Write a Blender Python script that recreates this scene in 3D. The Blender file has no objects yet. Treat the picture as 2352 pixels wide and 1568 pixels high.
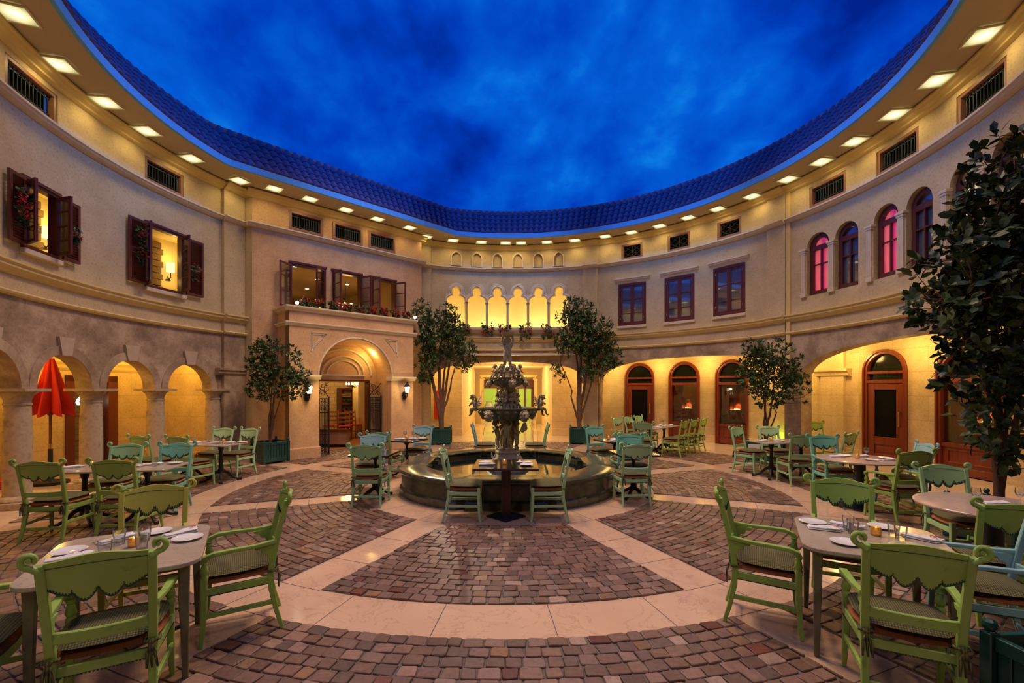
SPOT_E = 930; BLUE_E = 10; ROOF_E = 850; FILL_E = 260; EXPO = 0.0
import bpy, bmesh, math, random
from mathutils import Vector, Matrix
from math import sin, cos, pi, sqrt, atan2, radians as rd, degrees as dg
rnd = random.Random(11)
SC = bpy.context.scene
COL = SC.collection
CX, CY, R = -.06, 8.38, 7.18          # the round courtyard
FX, FY = -.08, 8.18                   # fountain and paving centre

# ---------------------------------------------------------------- mesh builder
class MB:
    def __init__(s, M=None):
        s.v = []; s.f = []; s.uv = []; s.M = M or Matrix(); s.col = None
    def add(s, vs, fs, uvs=None):
        o = len(s.v)
        s.v += [s.M @ Vector(v) for v in vs]
        s.f += [tuple(i + o for i in f) for f in fs]
        s.uv += uvs if uvs else [(0, 0)] * len(vs)
    def box(s, c, d, rz=0, rx=0):
        m = Matrix.Translation(c) @ Matrix.Rotation(rz, 4, 'Z') @ Matrix.Rotation(rx, 4, 'X')
        x, y, z = d[0] / 2, d[1] / 2, d[2] / 2
        vs = [m @ Vector(p) for p in ((-x,-y,-z),(x,-y,-z),(x,y,-z),(-x,y,-z),(-x,-y,z),(x,-y,z),(x,y,z),(-x,y,z))]
        s.add(vs, [(3,2,1,0),(4,5,6,7),(0,1,5,4),(1,2,6,5),(2,3,7,6),(3,0,4,7)])
    def bx(s, x0, y0, z0, x1, y1, z1):
        s.box(((x0+x1)/2, (y0+y1)/2, (z0+z1)/2), (x1-x0, y1-y0, z1-z0))
    def prism(s, poly, z0, z1, ax='z'):
        n = len(poly)
        if ax == 'z': vs = [(x,y,z0) for x,y in poly] + [(x,y,z1) for x,y in poly]
        elif ax == 'y': vs = [(x,z0,y) for x,y in poly] + [(x,z1,y) for x,y in poly]
        else: vs = [(z0,x,y) for x,y in poly] + [(z1,x,y) for x,y in poly]
        s.add(vs, [tuple(range(n))[::-1], tuple(range(n, 2*n))] + [(i,(i+1)%n,n+(i+1)%n,n+i) for i in range(n)])
    def ring(s, outer, inner, y0, y1):
        """ring of (x,z) outlines with equal counts, open paths allowed to be closed, between depths y0 and y1"""
        n = len(outer)
        vs = [(x,y0,z) for x,z in outer]+[(x,y0,z) for x,z in inner]+[(x,y1,z) for x,z in outer]+[(x,y1,z) for x,z in inner]
        fs = []
        for i in range(n):
            j = (i+1) % n
            fs += [(i,j,n+j,n+i),(2*n+i,3*n+i,3*n+j,2*n+j),(i,2*n+i,2*n+j,j),(n+i,n+j,3*n+j,3*n+i)]
        s.add(vs, fs)
    def lathe(s, prof, seg=16, c=(0,0,0), sx=1, sy=1, cap=True):
        vs = []; fs = []; n = len(prof)
        for k in range(seg):
            a = 2*pi*k/seg
            vs += [(c[0]+r*cos(a)*sx, c[1]+r*sin(a)*sy, c[2]+z) for r, z in prof]
        for k in range(seg):
            k2 = (k+1) % seg
            for i in range(n-1):
                fs.append((k*n+i, k2*n+i, k2*n+i+1, k*n+i+1))
        if cap:
            if prof[0][0] > 1e-5: fs.append(tuple(k*n for k in range(seg))[::-1])
            if prof[-1][0] > 1e-5: fs.append(tuple(k*n+n-1 for k in range(seg)))
        s.add(vs, fs)
    def tube(s, path, r, seg=8, cap=True, flat=1.0):
        P = [Vector(p) for p in path]; n = len(P)
        rs = r if isinstance(r, (list, tuple)) else [r]*n
        vs = []; fs = []
        t0 = (P[1]-P[0]).normalized()
        up = Vector((0,0,1)) if abs(t0.z) < .9 else Vector((1,0,0))
        u = (up - t0*up.dot(t0)).normalized()
        for i in range(n):
            t = (P[min(i+1,n-1)] - P[max(i-1,0)])
            t = t.normalized() if t.length > 1e-9 else t0
            u = (u - t*u.dot(t))
            u = u.normalized() if u.length > 1e-6 else t.orthogonal().normalized()
            w = t.cross(u)
            for k in range(seg):
                a = 2*pi*(k+.5)/seg
                vs.append(P[i] + (u*cos(a)*flat + w*sin(a))*rs[i])
        for i in range(n-1):
            for k in range(seg):
                k2 = (k+1) % seg
                fs.append((i*seg+k, i*seg+k2, (i+1)*seg+k2, (i+1)*seg+k))
        if cap:
            fs.append(tuple(range(seg))[::-1]); fs.append(tuple((n-1)*seg+k for k in range(seg)))
        s.add(vs, fs)
    def bar(s, path, w, d, side=None):
        """rectangular section along a path; w along 'side', d across; w,d may be lists"""
        P = [Vector(p) for p in path]; n = len(P)
        ws = w if isinstance(w, list) else [w]*n; ds = d if isinstance(d, list) else [d]*n
        sd = Vector(side or (1,0,0)); vs = []; fs = []
        for i in range(n):
            t = (P[min(i+1,n-1)] - P[max(i-1,0)]).normalized()
            a = (sd - t*sd.dot(t)).normalized(); b = t.cross(a)
            for p, q in ((-1,-1),(1,-1),(1,1),(-1,1)):
                vs.append(P[i] + a*p*ws[i]/2 + b*q*ds[i]/2)
        for i in range(n-1):
            for k in range(4):
                k2 = (k+1) % 4
                fs.append((i*4+k, i*4+k2, (i+1)*4+k2, (i+1)*4+k))
        fs += [(3,2,1,0), tuple((n-1)*4+k for k in range(4))]
        s.add(vs, fs)
    def ball(s, c, r, seg=10, sc=(1,1,1), M=None):
        vs = []; fs = []; m = seg//2+1
        for i in range(m+1):
            a = pi*i/m
            for k in range(seg):
                b = 2*pi*k/seg
                p = Vector((sin(a)*cos(b)*sc[0]*r, sin(a)*sin(b)*sc[1]*r, cos(a)*sc[2]*r))
                if M: p = M @ p
                vs.append(p + Vector(c))
        for i in range(m):
            for k in range(seg):
                k2 = (k+1) % seg
                fs.append((i*seg+k, (i+1)*seg+k, (i+1)*seg+k2, i*seg+k2))
        s.add(vs, fs)
    def build(s, name, mat, parent=None, smooth=False, bevel=0, seg=1, loc=None):
        me = bpy.data.meshes.new(name)
        me.from_pydata([tuple(v) for v in s.v], [], s.f)
        if any(u != (0, 0) for u in s.uv):
            l = me.uv_layers.new(name='UVMap')
            l.data.foreach_set('uv', [c for lp in me.loops for c in s.uv[lp.vertex_index]])
        if s.col:
            ca = me.color_attributes.new('Tone', 'FLOAT_COLOR', 'POINT')
            ca.data.foreach_set('color', [c for q in s.col for c in q])
        if bevel or smooth:
            bm = bmesh.new(); bm.from_mesh(me)
            bmesh.ops.remove_doubles(bm, verts=bm.verts, dist=1e-5)
            bmesh.ops.recalc_face_normals(bm, faces=bm.faces)
            if bevel:
                es = [e for e in bm.edges if len(e.link_faces) == 2 and e.calc_face_angle(0) > .6]
                bmesh.ops.bevel(bm, geom=es, offset=bevel, segments=seg, affect='EDGES', profile=.5, clamp_overlap=True)
            bm.to_mesh(me); bm.free()
        if smooth:
            me.shade_smooth(); me.set_sharp_from_angle(angle=rd(smooth if smooth is not True else 45))
        o = bpy.data.objects.new(name, me)
        COL.objects.link(o)
        for m in (mat if isinstance(mat, (list, tuple)) else [mat]):
            me.materials.append(m)
        if parent: o.parent = parent
        if loc: o.location = loc
        return o

def tag(o, label, cat, group=None):
    o['label'] = label; o['category'] = cat
    if group: o['group'] = group
    return o
def thing(name, label, cat, loc=(0,0,0), rz=0, group=None):
    o = bpy.data.objects.new(name, None); COL.objects.link(o)
    o.empty_display_size = .1
    o.location = loc; o.rotation_euler = (0, 0, rz)
    return tag(o, label, cat, group)
def struct(o, label=None):
    o['kind'] = 'structure'
    if label: o['label'] = label
    return o
def sempty(name, label, loc=(0,0,0), rz=0):
    o = bpy.data.objects.new(name, None); COL.objects.link(o)
    o.location = loc; o.rotation_euler = (0,0,rz)
    return struct(o, label)
KIDS = {}
def copy_tree(o, parent=None):
    c = o.copy(); COL.objects.link(c)
    if parent: c.parent = parent
    for ch in list(o.children): copy_tree(ch, c)
    return c
def dup(root, loc, rz, label, group=None):
    r = copy_tree(root); r.location = loc; r.rotation_euler = (0,0,rz); r['label'] = label
    if group: r['group'] = group
    return r
def paint(o, c):
    o.color = (*c, 1)
    for ch in o.children: paint(ch, c)

# ---------------------------------------------------------------- surfaces walls stand on
class Cyl:
    def __init__(s, r=R): s.r = r; s.k = r*pi/180; s.step = 1.5
    def P(s, a, z, d=0):
        a = rd(a); return Vector((CX+(s.r+d)*sin(a), CY+(s.r+d)*cos(a), z))
    def rz(s, a): return -rd(a)
class Flat:
    def __init__(s, p, q):
        s.p = Vector(p); s.L = (Vector(q)-s.p).length; s.t = (Vector(q)-s.p)/s.L
        s.o = Vector((-s.t.y, s.t.x)); s.k = 1; s.step = 5
    def P(s, a, z, d=0):
        v = s.p + s.t*a + s.o*d; return Vector((v.x, v.y, z))
    def rz(s, a=0): return atan2(s.t.y, s.t.x)
def frame(S, a, z=0, d=0):
    return Matrix.Translation(S.P(a, z, d)) @ Matrix.Rotation(S.rz(a), 4, 'Z')

class Op:
    """an opening: from s0 to s1, sill height, top as a function of s"""
    def __init__(s, a, b, bot, top, n=1):
        s.a, s.b, s.bot, s.n = a, b, bot, n
        s.top = top if callable(top) else (lambda x: top)
def arch(a, b, bot, spring, rise, n=16, e=2.0):
    c, h = (a+b)/2, (b-a)/2
    return Op(a, b, bot, lambda x: spring + rise*max(0, 1-min(1, abs((x-c)/h))**e)**(1/e), n)

def wall(mb, S, s0, s1, z0, z1, ops=(), thick=.24, back=True):
    es = {round(s0,5), round(s1,5)}
    n = max(1, int(math.ceil((s1-s0)/S.step)))
    es |= {round(s0+(s1-s0)*i/n, 5) for i in range(n+1)}
    for o in ops:
        for i in range(o.n+1):
            # cosine spacing gives arches an even curve
            t = .5-.5*cos(pi*i/o.n) if o.n > 2 else i/o.n
            es.add(round(o.a+(o.b-o.a)*t, 5))
    es = sorted(e for e in es if s0-1e-6 <= e <= s1+1e-6)
    def quad(pts):
        mb.add([S.P(*p) for p in pts], [(0,1,2,3)], [(p[0]*S.k+p[2], p[1]) for p in pts])
    for a, b in zip(es, es[1:]):
        if b-a < 1e-4: continue
        m = (a+b)/2
        cur = (z0, z0)
        for o in sorted([o for o in ops if o.a < m < o.b], key=lambda o: o.bot):
            if o.bot > z0+1e-4:
                quad([(a,cur[0],0),(b,cur[1],0),(b,o.bot,0),(a,o.bot,0)])
                if back: quad([(a,cur[0],thick),(b,cur[1],thick),(b,o.bot,thick),(a,o.bot,thick)])
                quad([(a,o.bot,0),(b,o.bot,0),(b,o.bot,thick),(a,o.bot,thick)])
            ta, tb = o.top(a if a > o.a else a+1e-6), o.top(b if b < o.b else b-1e-6)
            quad([(a,ta,0),(b,tb,0),(b,tb,thick),(a,ta,thick)])
            cur = (ta, tb)
        quad([(a,cur[0],0),(b,cur[1],0),(b,z1,0),(a,z1,0)])
        if back: quad([(a,cur[0],thick),(b,cur[1],thick),(b,z1,thick),(a,z1,thick)])
    for o in ops:
        for e, ep in ((o.a, o.a+1e-6), (o.b, o.b-1e-6)):
            if s0 <= e <= s1: quad([(e,o.bot,0),(e,o.top(ep),0),(e,o.top(ep),thick),(e,o.bot,thick)])
    for e in (s0, s1):
        quad([(e,z0,0),(e,z1,0),(e,z1,thick),(e,z0,thick)])
def sweep(mb, S, s0, s1, prof, step=None):
    """moulding with the (depth, z) outline prof, closed, along a surface"""
    n = max(1, int(math.ceil((s1-s0)/(step or S.step)))); m = len(prof)
    vs = []; uv = []; fs = []
    for i in range(n+1):
        a = s0+(s1-s0)*i/n
        for d, z in prof:
            vs.append(S.P(a, z, d)); uv.append((a*S.k, z+d))
    for i in range(n):
        for k in range(m):
            k2 = (k+1) % m
            fs.append((i*m+k, (i+1)*m+k, (i+1)*m+k2, i*m+k2))
    fs += [tuple(range(m)), tuple(n*m+k for k in range(m))[::-1]]
    mb.add(vs, fs, uv)

# ---------------------------------------------------------------- materials
def N(t, typ, **kw):
    n = t.nodes.new(typ)
    for k, v in kw.items():
        if k in n.inputs: n.inputs[k].default_value = v
        else: setattr(n, k, v)
    return n
def newmat(name):
    m = bpy.data.materials.new(name); m.use_nodes = True
    return m, m.node_tree, m.node_tree.nodes['Principled BSDF']
def coords(t, kind='Object', scale=1):
    c = N(t, 'ShaderNodeTexCoord'); mp = N(t, 'ShaderNodeMapping')
    sc = scale if isinstance(scale, tuple) else (scale,)*3
    mp.inputs['Scale'].default_value = sc
    t.links.new(c.outputs[kind], mp.inputs['Vector'])
    return mp.outputs['Vector']
def ramp(t, fac, stops):
    r = N(t, 'ShaderNodeValToRGB'); e = r.color_ramp.elements
    while len(e) < len(stops): e.new(.5)
    for i, (p, c) in enumerate(stops):
        e[i].position = p; e[i].color = (*c, 1) if len(c) == 3 else c
    t.links.new(fac, r.inputs['Fac']); return r.outputs['Color']
def mix(t, fac, a, b, mode='MIX'):
    m = N(t, 'ShaderNodeMix', data_type='RGBA', blend_type=mode)
    for s, v in ((0, fac), (6, a), (7, b)):
        if hasattr(v, 'links'): t.links.new(v, m.inputs[s])
        else: m.inputs[s].default_value = v if s == 0 else (*v, 1)
    return m.outputs[2]
def bump(t, p, h, st, dist=.02):
    b = N(t, 'ShaderNodeBump', Strength=st, Distance=dist)
    t.links.new(h, b.inputs['Height']); t.links.new(b.outputs['Normal'], p.inputs['Normal'])
def noisy(name, c1, c2, scale=3, rough=.7, bmp=.1, detail=6, c3=None, metal=0, spec=.4, stretch=None, coat=0, bscale=None):
    m, t, p = newmat(name)
    v = coords(t, 'Object', stretch or 1)
    n = N(t, 'ShaderNodeTexNoise', Scale=scale, Detail=detail, Roughness=.6); t.links.new(v, n.inputs['Vector'])
    st = [(.3, c1), (.7, c2)] if not c3 else [(.28, c1), (.5, c2), (.72, c3)]
    t.links.new(ramp(t, n.outputs['Fac'], st), p.inputs['Base Color'])
    p.inputs['Roughness'].default_value = rough; p.inputs['Metallic'].default_value = metal
    p.inputs['Specular IOR Level'].default_value = spec
    if coat: p.inputs['Coat Weight'].default_value = coat; p.inputs['Coat Roughness'].default_value = .15
    if bmp:
        n2 = N(t, 'ShaderNodeTexNoise', Scale=bscale or scale*8, Detail=4); t.links.new(v, n2.inputs['Vector'])
        bump(t, p, n2.outputs['Fac'], bmp)
    return m
def glow(name, c, s):
    m, t, p = newmat(name)
    p.inputs['Base Color'].default_value = (*c, 1)
    p.inputs['Emission Color'].default_value = (*c, 1); p.inputs['Emission Strength'].default_value = s
    return m
def glassy(name, c=(1,1,1), rough=.02, a=.25, ior=1.45):
    """clear pane: mostly transparent with a mirror-like sheen"""
    m, t, p = newmat(name)
    tr = N(t, 'ShaderNodeBsdfTransparent'); tr.inputs[0].default_value = (*c, 1)
    gl = N(t, 'ShaderNodeBsdfGlossy', Roughness=rough)
    fr = N(t, 'ShaderNodeFresnel', IOR=ior); mx = N(t, 'ShaderNodeMixShader')
    ad = N(t, 'ShaderNodeMath', operation='MULTIPLY_ADD'); ad.inputs[1].default_value = .7; ad.inputs[2].default_value = a*.2
    t.links.new(fr.outputs[0], ad.inputs[0]); t.links.new(ad.outputs[0], mx.inputs[0])
    t.links.new(tr.outputs[0], mx.inputs[1]); t.links.new(gl.outputs[0], mx.inputs[2])
    t.links.new(mx.outputs[0], t.nodes['Material Output'].inputs[0])
    return m
M = {}
def stonewall(name, c1, c2, c3, mortar, bw, bh, rough=.75):
    """ashlar or plaster mapped along the wall (u = metres along, v = height)"""
    m, t, p = newmat(name)
    v = coords(t, 'UV')
    n = N(t, 'ShaderNodeTexNoise', Scale=1.6, Detail=9, Roughness=.68); t.links.new(v, n.inputs['Vector'])
    n2 = N(t, 'ShaderNodeTexNoise', Scale=26, Detail=5, Roughness=.7); t.links.new(v, n2.inputs['Vector'])
    c = ramp(t, n.outputs['Fac'], [(.36, c1), (.5, c2), (.62, c3)])
    sp = ramp(t, n2.outputs['Fac'], [(.34, (.55,.52,.48)), (.48, (1,1,1))])
    c = mix(t, .55, c, sp, 'MULTIPLY')
    if bw:
        b = N(t, 'ShaderNodeTexBrick', Scale=1)
        b.inputs['Brick Width'].default_value = bw; b.inputs['Row Height'].default_value = bh
        b.inputs['Mortar Size'].default_value = .006; b.inputs['Mortar Smooth'].default_value = .3
        b.inputs['Color1'].default_value = (.92,.92,.92,1); b.inputs['Color2'].default_value = (1.04,1.03,1.01,1)
        b.inputs['Mortar'].default_value = (*mortar,1)
        t.links.new(v, b.inputs['Vector'])
        c = mix(t, 1, c, b.outputs['Color'], 'MULTIPLY')
    t.links.new(c, p.inputs['Base Color'])
    p.inputs['Roughness'].default_value = rough; p.inputs['Specular IOR Level'].default_value = .25
    bump(t, p, n2.outputs['Fac'], .12, .01)
    return m
M['plaster'] = stonewall('cream_plaster', (.56,.44,.23), (.62,.49,.265), (.68,.54,.30), None, 0, 0, .8)
M['pink'] = stonewall('rose_plaster', (.58,.355,.175), (.66,.415,.21), (.72,.47,.25), None, 0, 0, .8)
M['stone'] = stonewall('brown_travertine', (.25,.175,.105), (.39,.285,.18), (.54,.415,.27), None, 0, 0)
M['colstone'] = noisy('column_travertine', (.27,.20,.12), (.50,.39,.25), 7, .75, .15, detail=9, c3=(.40,.30,.19), spec=.25, bscale=60)
M['keystone'] = noisy('pale_keystone', (.46,.36,.24), (.56,.45,.31), 8, .75, .1)
M['ashlar'] = stonewall('honey_ashlar', (.58,.42,.22), (.66,.49,.26), (.74,.56,.31), (.72,.68,.62), 1.5, .52)
M['trim'] = noisy('cream_trim', (.68,.57,.38), (.78,.66,.45), 4, .55, .05)
M['goldtrim'] = noisy('ochre_trim', (.70,.54,.20), (.78,.61,.25), 5, .5, .05)
M['soffit'] = noisy('soffit_paint', (.50,.40,.24), (.54,.44,.27), 2, .8, 0)
M['fascia'] = noisy('bluelit_fascia', (.12,.44,.80), (.16,.50,.86), 20, .7, .05)  # white fascia; the blue light falling on it is put into its colour
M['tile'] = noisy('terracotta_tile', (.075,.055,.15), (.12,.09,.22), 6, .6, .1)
M['ridge'] = noisy('ridge_tile', (.72,.09,.07), (.85,.13,.10), 6, .6, .1)
M['mahog'] = noisy('red_mahogany', (.09,.018,.012), (.15,.032,.018), 3, .35, .05, stretch=(1,1,.15), coat=.3)
M['redwood'] = noisy('cherry_wood', (.15,.022,.009), (.24,.042,.016), 3, .35, .05, stretch=(6,6,.5), coat=.35)
M['brown'] = noisy('brown_frame', (.26,.12,.07), (.34,.17,.10), 3, .4, .05, stretch=(1,1,.2))
M['iron'] = noisy('black_iron', (.012,.012,.013), (.025,.025,.026), 14, .42, .08, metal=.3)
M['bronze'] = noisy('aged_bronze', (.05,.06,.045), (.09,.08,.045), 9, .5, .2)
M['verdigris'] = noisy('vent_bronze', (.035,.05,.045), (.055,.075,.065), 12, .45, .1, metal=.5)
M['dark'] = noisy('dark_cavity', (.006,.005,.004), (.01,.009,.007), 3, .9, 0, spec=.05)
M['fan'] = noisy('dark_fanlight', (.006,.007,.005), (.012,.014,.01), 3, .12, 0, spec=.25)
M['wdark'] = noisy('mirror_window_glass', (.30,.31,.35), (.32,.33,.37), 1, .03, 0, metal=.75)
M['clear'] = glassy('clear_pane')
M['glass'] = glassy('drinking_glass', (.985,.995,.99), .02, .45, 1.25)
M['water_g'] = glassy('drink_water', (.97,.985,.99), .02, .5, 1.2)
M['white'] = noisy('white_china', (.78,.78,.76), (.82,.82,.80), 10, .12, 0, spec=.6)
M['linen'] = noisy('white_linen', (.74,.74,.73), (.82,.82,.80), 40, .85, .25)
M['redink'] = noisy('red_print', (.55,.05,.04), (.6,.07,.05), 8, .7, 0)
M['redcloth'] = noisy('red_canvas', (.46,.012,.012), (.60,.022,.02), 5, .75, .15)
M['wood'] = noisy('brown_wood', (.14,.06,.03), (.22,.10,.05), 3, .5, .1, stretch=(6,6,.6))
M['planter'] = noisy('dark_green_planter', (.006,.05,.042), (.010,.068,.056), 4, .3, .05, spec=.5)
M['soil'] = noisy('soil', (.05,.025,.015), (.12,.055,.03), 22, .95, .6)
M['bark'] = noisy('bark', (.10,.05,.03), (.20,.11,.065), 10, .8, .5, stretch=(3,3,.7))
M['brass'] = noisy('brass', (.75,.52,.18), (.85,.62,.25), 6, .25, 0, metal=1)
M['blackgloss'] = noisy('black_table', (.012,.010,.009), (.03,.02,.015), 5, .12, 0, spec=.6, coat=.5)
M['granite'] = noisy('dark_green_granite', (.020,.028,.018), (.085,.09,.055), 6, .2, .06, detail=10, c3=(.045,.05,.034), spec=.5, coat=.25)
M['rust'] = noisy('rush_seat', (.42,.12,.04), (.62,.22,.075), 5, .8, .7, stretch=(30,1,1))
M['lamp'] = glow('lamp_glass', (1,.86,.55), 6)
M['candle'] = glow('candle_glow', (1,.55,.16), 5)
M['petal'] = noisy('red_petal', (.50,.012,.015), (.66,.03,.03), 9, .6, 0)
M['rose'] = noisy('pink_petal', (.65,.12,.14), (.75,.2,.2), 9, .6, 0)
def leafmat(name, a, b, c):
    m, t, p = newmat(name)
    g = N(t, 'ShaderNodeNewGeometry')
    t.links.new(ramp(t, g.outputs['Random Per Island'], [(0, a), (.55, b), (1, c)]), p.inputs['Base Color'])
    p.inputs['Roughness'].default_value = .42; p.inputs['Specular IOR Level'].default_value = .32
    return m
M['leaf'] = leafmat('tree_leaf', (.014,.036,.008), (.04,.085,.02), (.11,.17,.045))
M['bigleaf'] = leafmat('large_leaf', (.012,.024,.006), (.026,.052,.012), (.065,.10,.025))
M['ivy'] = leafmat('geranium_leaf', (.015,.05,.012), (.03,.09,.025), (.09,.16,.06))

def paintmat():
    m, t, p = newmat('painted_chair')
    oi = N(t, 'ShaderNodeObjectInfo'); v = coords(t)
    n = N(t, 'ShaderNodeTexNoise', Scale=9, Detail=8, Roughness=.7); t.links.new(v, n.inputs['Vector'])
    wear = ramp(t, n.outputs['Fac'], [(.26, (.62,.6,.5)), (.42, (1,1,1))])
    t.links.new(mix(t, 1, oi.outputs['Color'], wear, 'MULTIPLY'), p.inputs['Base Color'])
    p.inputs['Roughness'].default_value = .38; p.inputs['Specular IOR Level'].default_value = .4
    return m
M['paint'] = paintmat()
M['darkgreen'] = noisy('dark_green_paint', (.012,.05,.035), (.02,.07,.05), 12, .5, 0)

def check_cloth():
    m, t, p = newmat('checked_cushion')
    v = coords(t, 'Object')
    sx = N(t, 'ShaderNodeSeparateXYZ'); t.links.new(v, sx.inputs[0])
    def st(o, k):
        a = N(t, 'ShaderNodeMath', operation='MULTIPLY'); a.inputs[1].default_value = k; t.links.new(o, a.inputs[0])
        b = N(t, 'ShaderNodeMath', operation='SINE'); t.links.new(a.outputs[0], b.inputs[0])
        return b.outputs[0]
    ax, ay = st(sx.outputs[0], 520), st(sx.outputs[1], 520)
    s = N(t, 'ShaderNodeMath', operation='MULTIPLY_ADD'); t.links.new(ax, s.inputs[0]); s.inputs[1].default_value = .25; s.inputs[2].default_value = .5
    s2 = N(t, 'ShaderNodeMath', operation='MULTIPLY_ADD'); t.links.new(ay, s2.inputs[0]); s2.inputs[1].default_value = .25; t.links.new(s.outputs[0], s2.inputs[2])
    c = ramp(t, s2.outputs[0], [(.1, (.03,.034,.014)), (.5, (.095,.09,.03)), (.9, (.205,.185,.065))])
    t.links.new(c, p.inputs['Base Color']); p.inputs['Roughness'].default_value = .9
    n = N(t, 'ShaderNodeTexNoise', Scale=14, Detail=3); t.links.new(v, n.inputs['Vector'])
    bump(t, p, n.outputs['Fac'], .35, .02)
    return m
M['cushion'] = check_cloth()

def marble(name, c1, c2, vein, scale, rough=.13, slab=None):
    m, t, p = newmat(name)
    v = coords(t, 'Object')
    n = N(t, 'ShaderNodeTexNoise', Scale=scale*.5, Detail=6, Roughness=.6); t.links.new(v, n.inputs['Vector'])
    c = ramp(t, n.outputs['Fac'], [(.3, c1), (.7, c2)])
    w = N(t, 'ShaderNodeTexNoise', Scale=scale, Detail=8, Roughness=.62, Distortion=1.6); t.links.new(v, w.inputs['Vector'])
    vf = ramp(t, w.outputs['Fac'], [(.485, (0,0,0)), (.5, (1,1,1)), (.515, (0,0,0))])
    bw = N(t, 'ShaderNodeRGBToBW'); t.links.new(vf, bw.inputs[0])
    k = N(t, 'ShaderNodeMath', operation='MULTIPLY'); k.inputs[1].default_value = .45; t.links.new(bw.outputs[0], k.inputs[0])
    c = mix(t, k.outputs[0], c, vein)
    t.links.new(c, p.inputs['Base Color'])
    p.inputs['Roughness'].default_value = rough; p.inputs['Specular IOR Level'].default_value = .5
    return m
M['marble'] = marble('rose_marble_floor', (.64,.42,.28), (.72,.50,.34), (.36,.22,.15), 2.2, .13)
M['tabletop'] = marble('grey_marble_top', (.40,.33,.25), (.50,.42,.33), (.16,.11,.07), 4, .14)
M['pinktop'] = marble('pink_marble_top', (.52,.36,.30), (.60,.44,.37), (.35,.2,.15), 5, .14)
M['outmarble'] = marble('honey_marble_floor', (.64,.48,.32), (.72,.56,.38), (.42,.28,.17), 2.2, .12)

def cobble():
    m, t, p = newmat('worn_cobble')
    a = N(t, 'ShaderNodeVertexColor', layer_name='Tone'); v = coords(t)
    n = N(t, 'ShaderNodeTexNoise', Scale=34, Detail=6, Roughness=.7); t.links.new(v, n.inputs['Vector'])
    sp = ramp(t, n.outputs['Fac'], [(.3, (.68,.66,.64)), (.6, (1.1,1.08,1.05))])
    t.links.new(mix(t, 1, a.outputs['Color'], sp, 'MULTIPLY'), p.inputs['Base Color'])
    p.inputs['Roughness'].default_value = .42; p.inputs['Specular IOR Level'].default_value = .45
    bump(t, p, n.outputs['Fac'], .35, .008)
    return m
M['cobble'] = cobble()
M['grout'] = noisy('grey_grout', (.10,.085,.075), (.20,.17,.15), 30, .9, .3)

SKYOFF = (13, -6, 4)
def sky():
    m, t, p = newmat('painted_cloud_ceiling')
    v = coords(t, 'Object', (1, .8, 1.3)); v.node.inputs['Location'].default_value = SKYOFF
    n1 = N(t, 'ShaderNodeTexNoise', Scale=.13, Detail=3, Roughness=.5, Distortion=.15); t.links.new(v, n1.inputs['Vector'])
    n2 = N(t, 'ShaderNodeTexNoise', Scale=.42, Detail=6, Roughness=.52, Distortion=.12); t.links.new(v, n2.inputs['Vector'])
    s = N(t, 'ShaderNodeMath', operation='MULTIPLY_ADD'); t.links.new(n2.outputs['Fac'], s.inputs[0]); s.inputs[1].default_value = .5
    h = N(t, 'ShaderNodeMath', operation='MULTIPLY'); t.links.new(n1.outputs['Fac'], h.inputs[0]); h.inputs[1].default_value = .5
    t.links.new(h.outputs[0], s.inputs[2])
    c = ramp(t, s.outputs[0], [(.35, (.0,.016,.26)), (.45, (.0,.048,.50)), (.55, (.001,.11,.67)), (.65, (.006,.26,.85))])
    e = N(t, 'ShaderNodeEmission', Strength=1.0); t.links.new(c, e.inputs[0])  # the painted ceiling glows by itself in place of lamps lighting it
    t.links.new(e.outputs[0], t.nodes['Material Output'].inputs[0])
    return m
M['sky'] = sky()
def lit_curtain(name, a, b, s):
    m, t, p = newmat(name)
    v = coords(t, 'Object')
    w = N(t, 'ShaderNodeTexWave', Scale=1.3, Distortion=2.5); t.links.new(v, w.inputs['Vector'])
    c = ramp(t, w.outputs['Fac'], [(0, a), (1, b)])
    t.links.new(c, p.inputs['Base Color']); t.links.new(c, p.inputs['Emission Color']); p.inputs['Emission Strength'].default_value = s
    p.inputs['Roughness'].default_value = .15
    return m
M['pinkglow'] = lit_curtain('pink_lit_window', (.62,.03,.16), (.80,.14,.14), .6)
M['creamglow'] = lit_curtain('cream_lit_window', (.75,.60,.3), (.9,.78,.45), .8)
M['lime'] = glow('lime_backlit_glass', (.42,.55,.06), .55)
M['brick'] = stonewall('quoin_stone', (.45,.34,.2), (.55,.42,.26), (.62,.5,.32), (.35,.3,.25), .34, .14)
W0 = Cyl()
BAY = Flat((-6.345, 11.16), (-2.886, 14.57))          # flat facade with the gate
TL = 128                                              # walls run to just beside the viewpoint
ZS = 5.78                                             # string course
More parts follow.
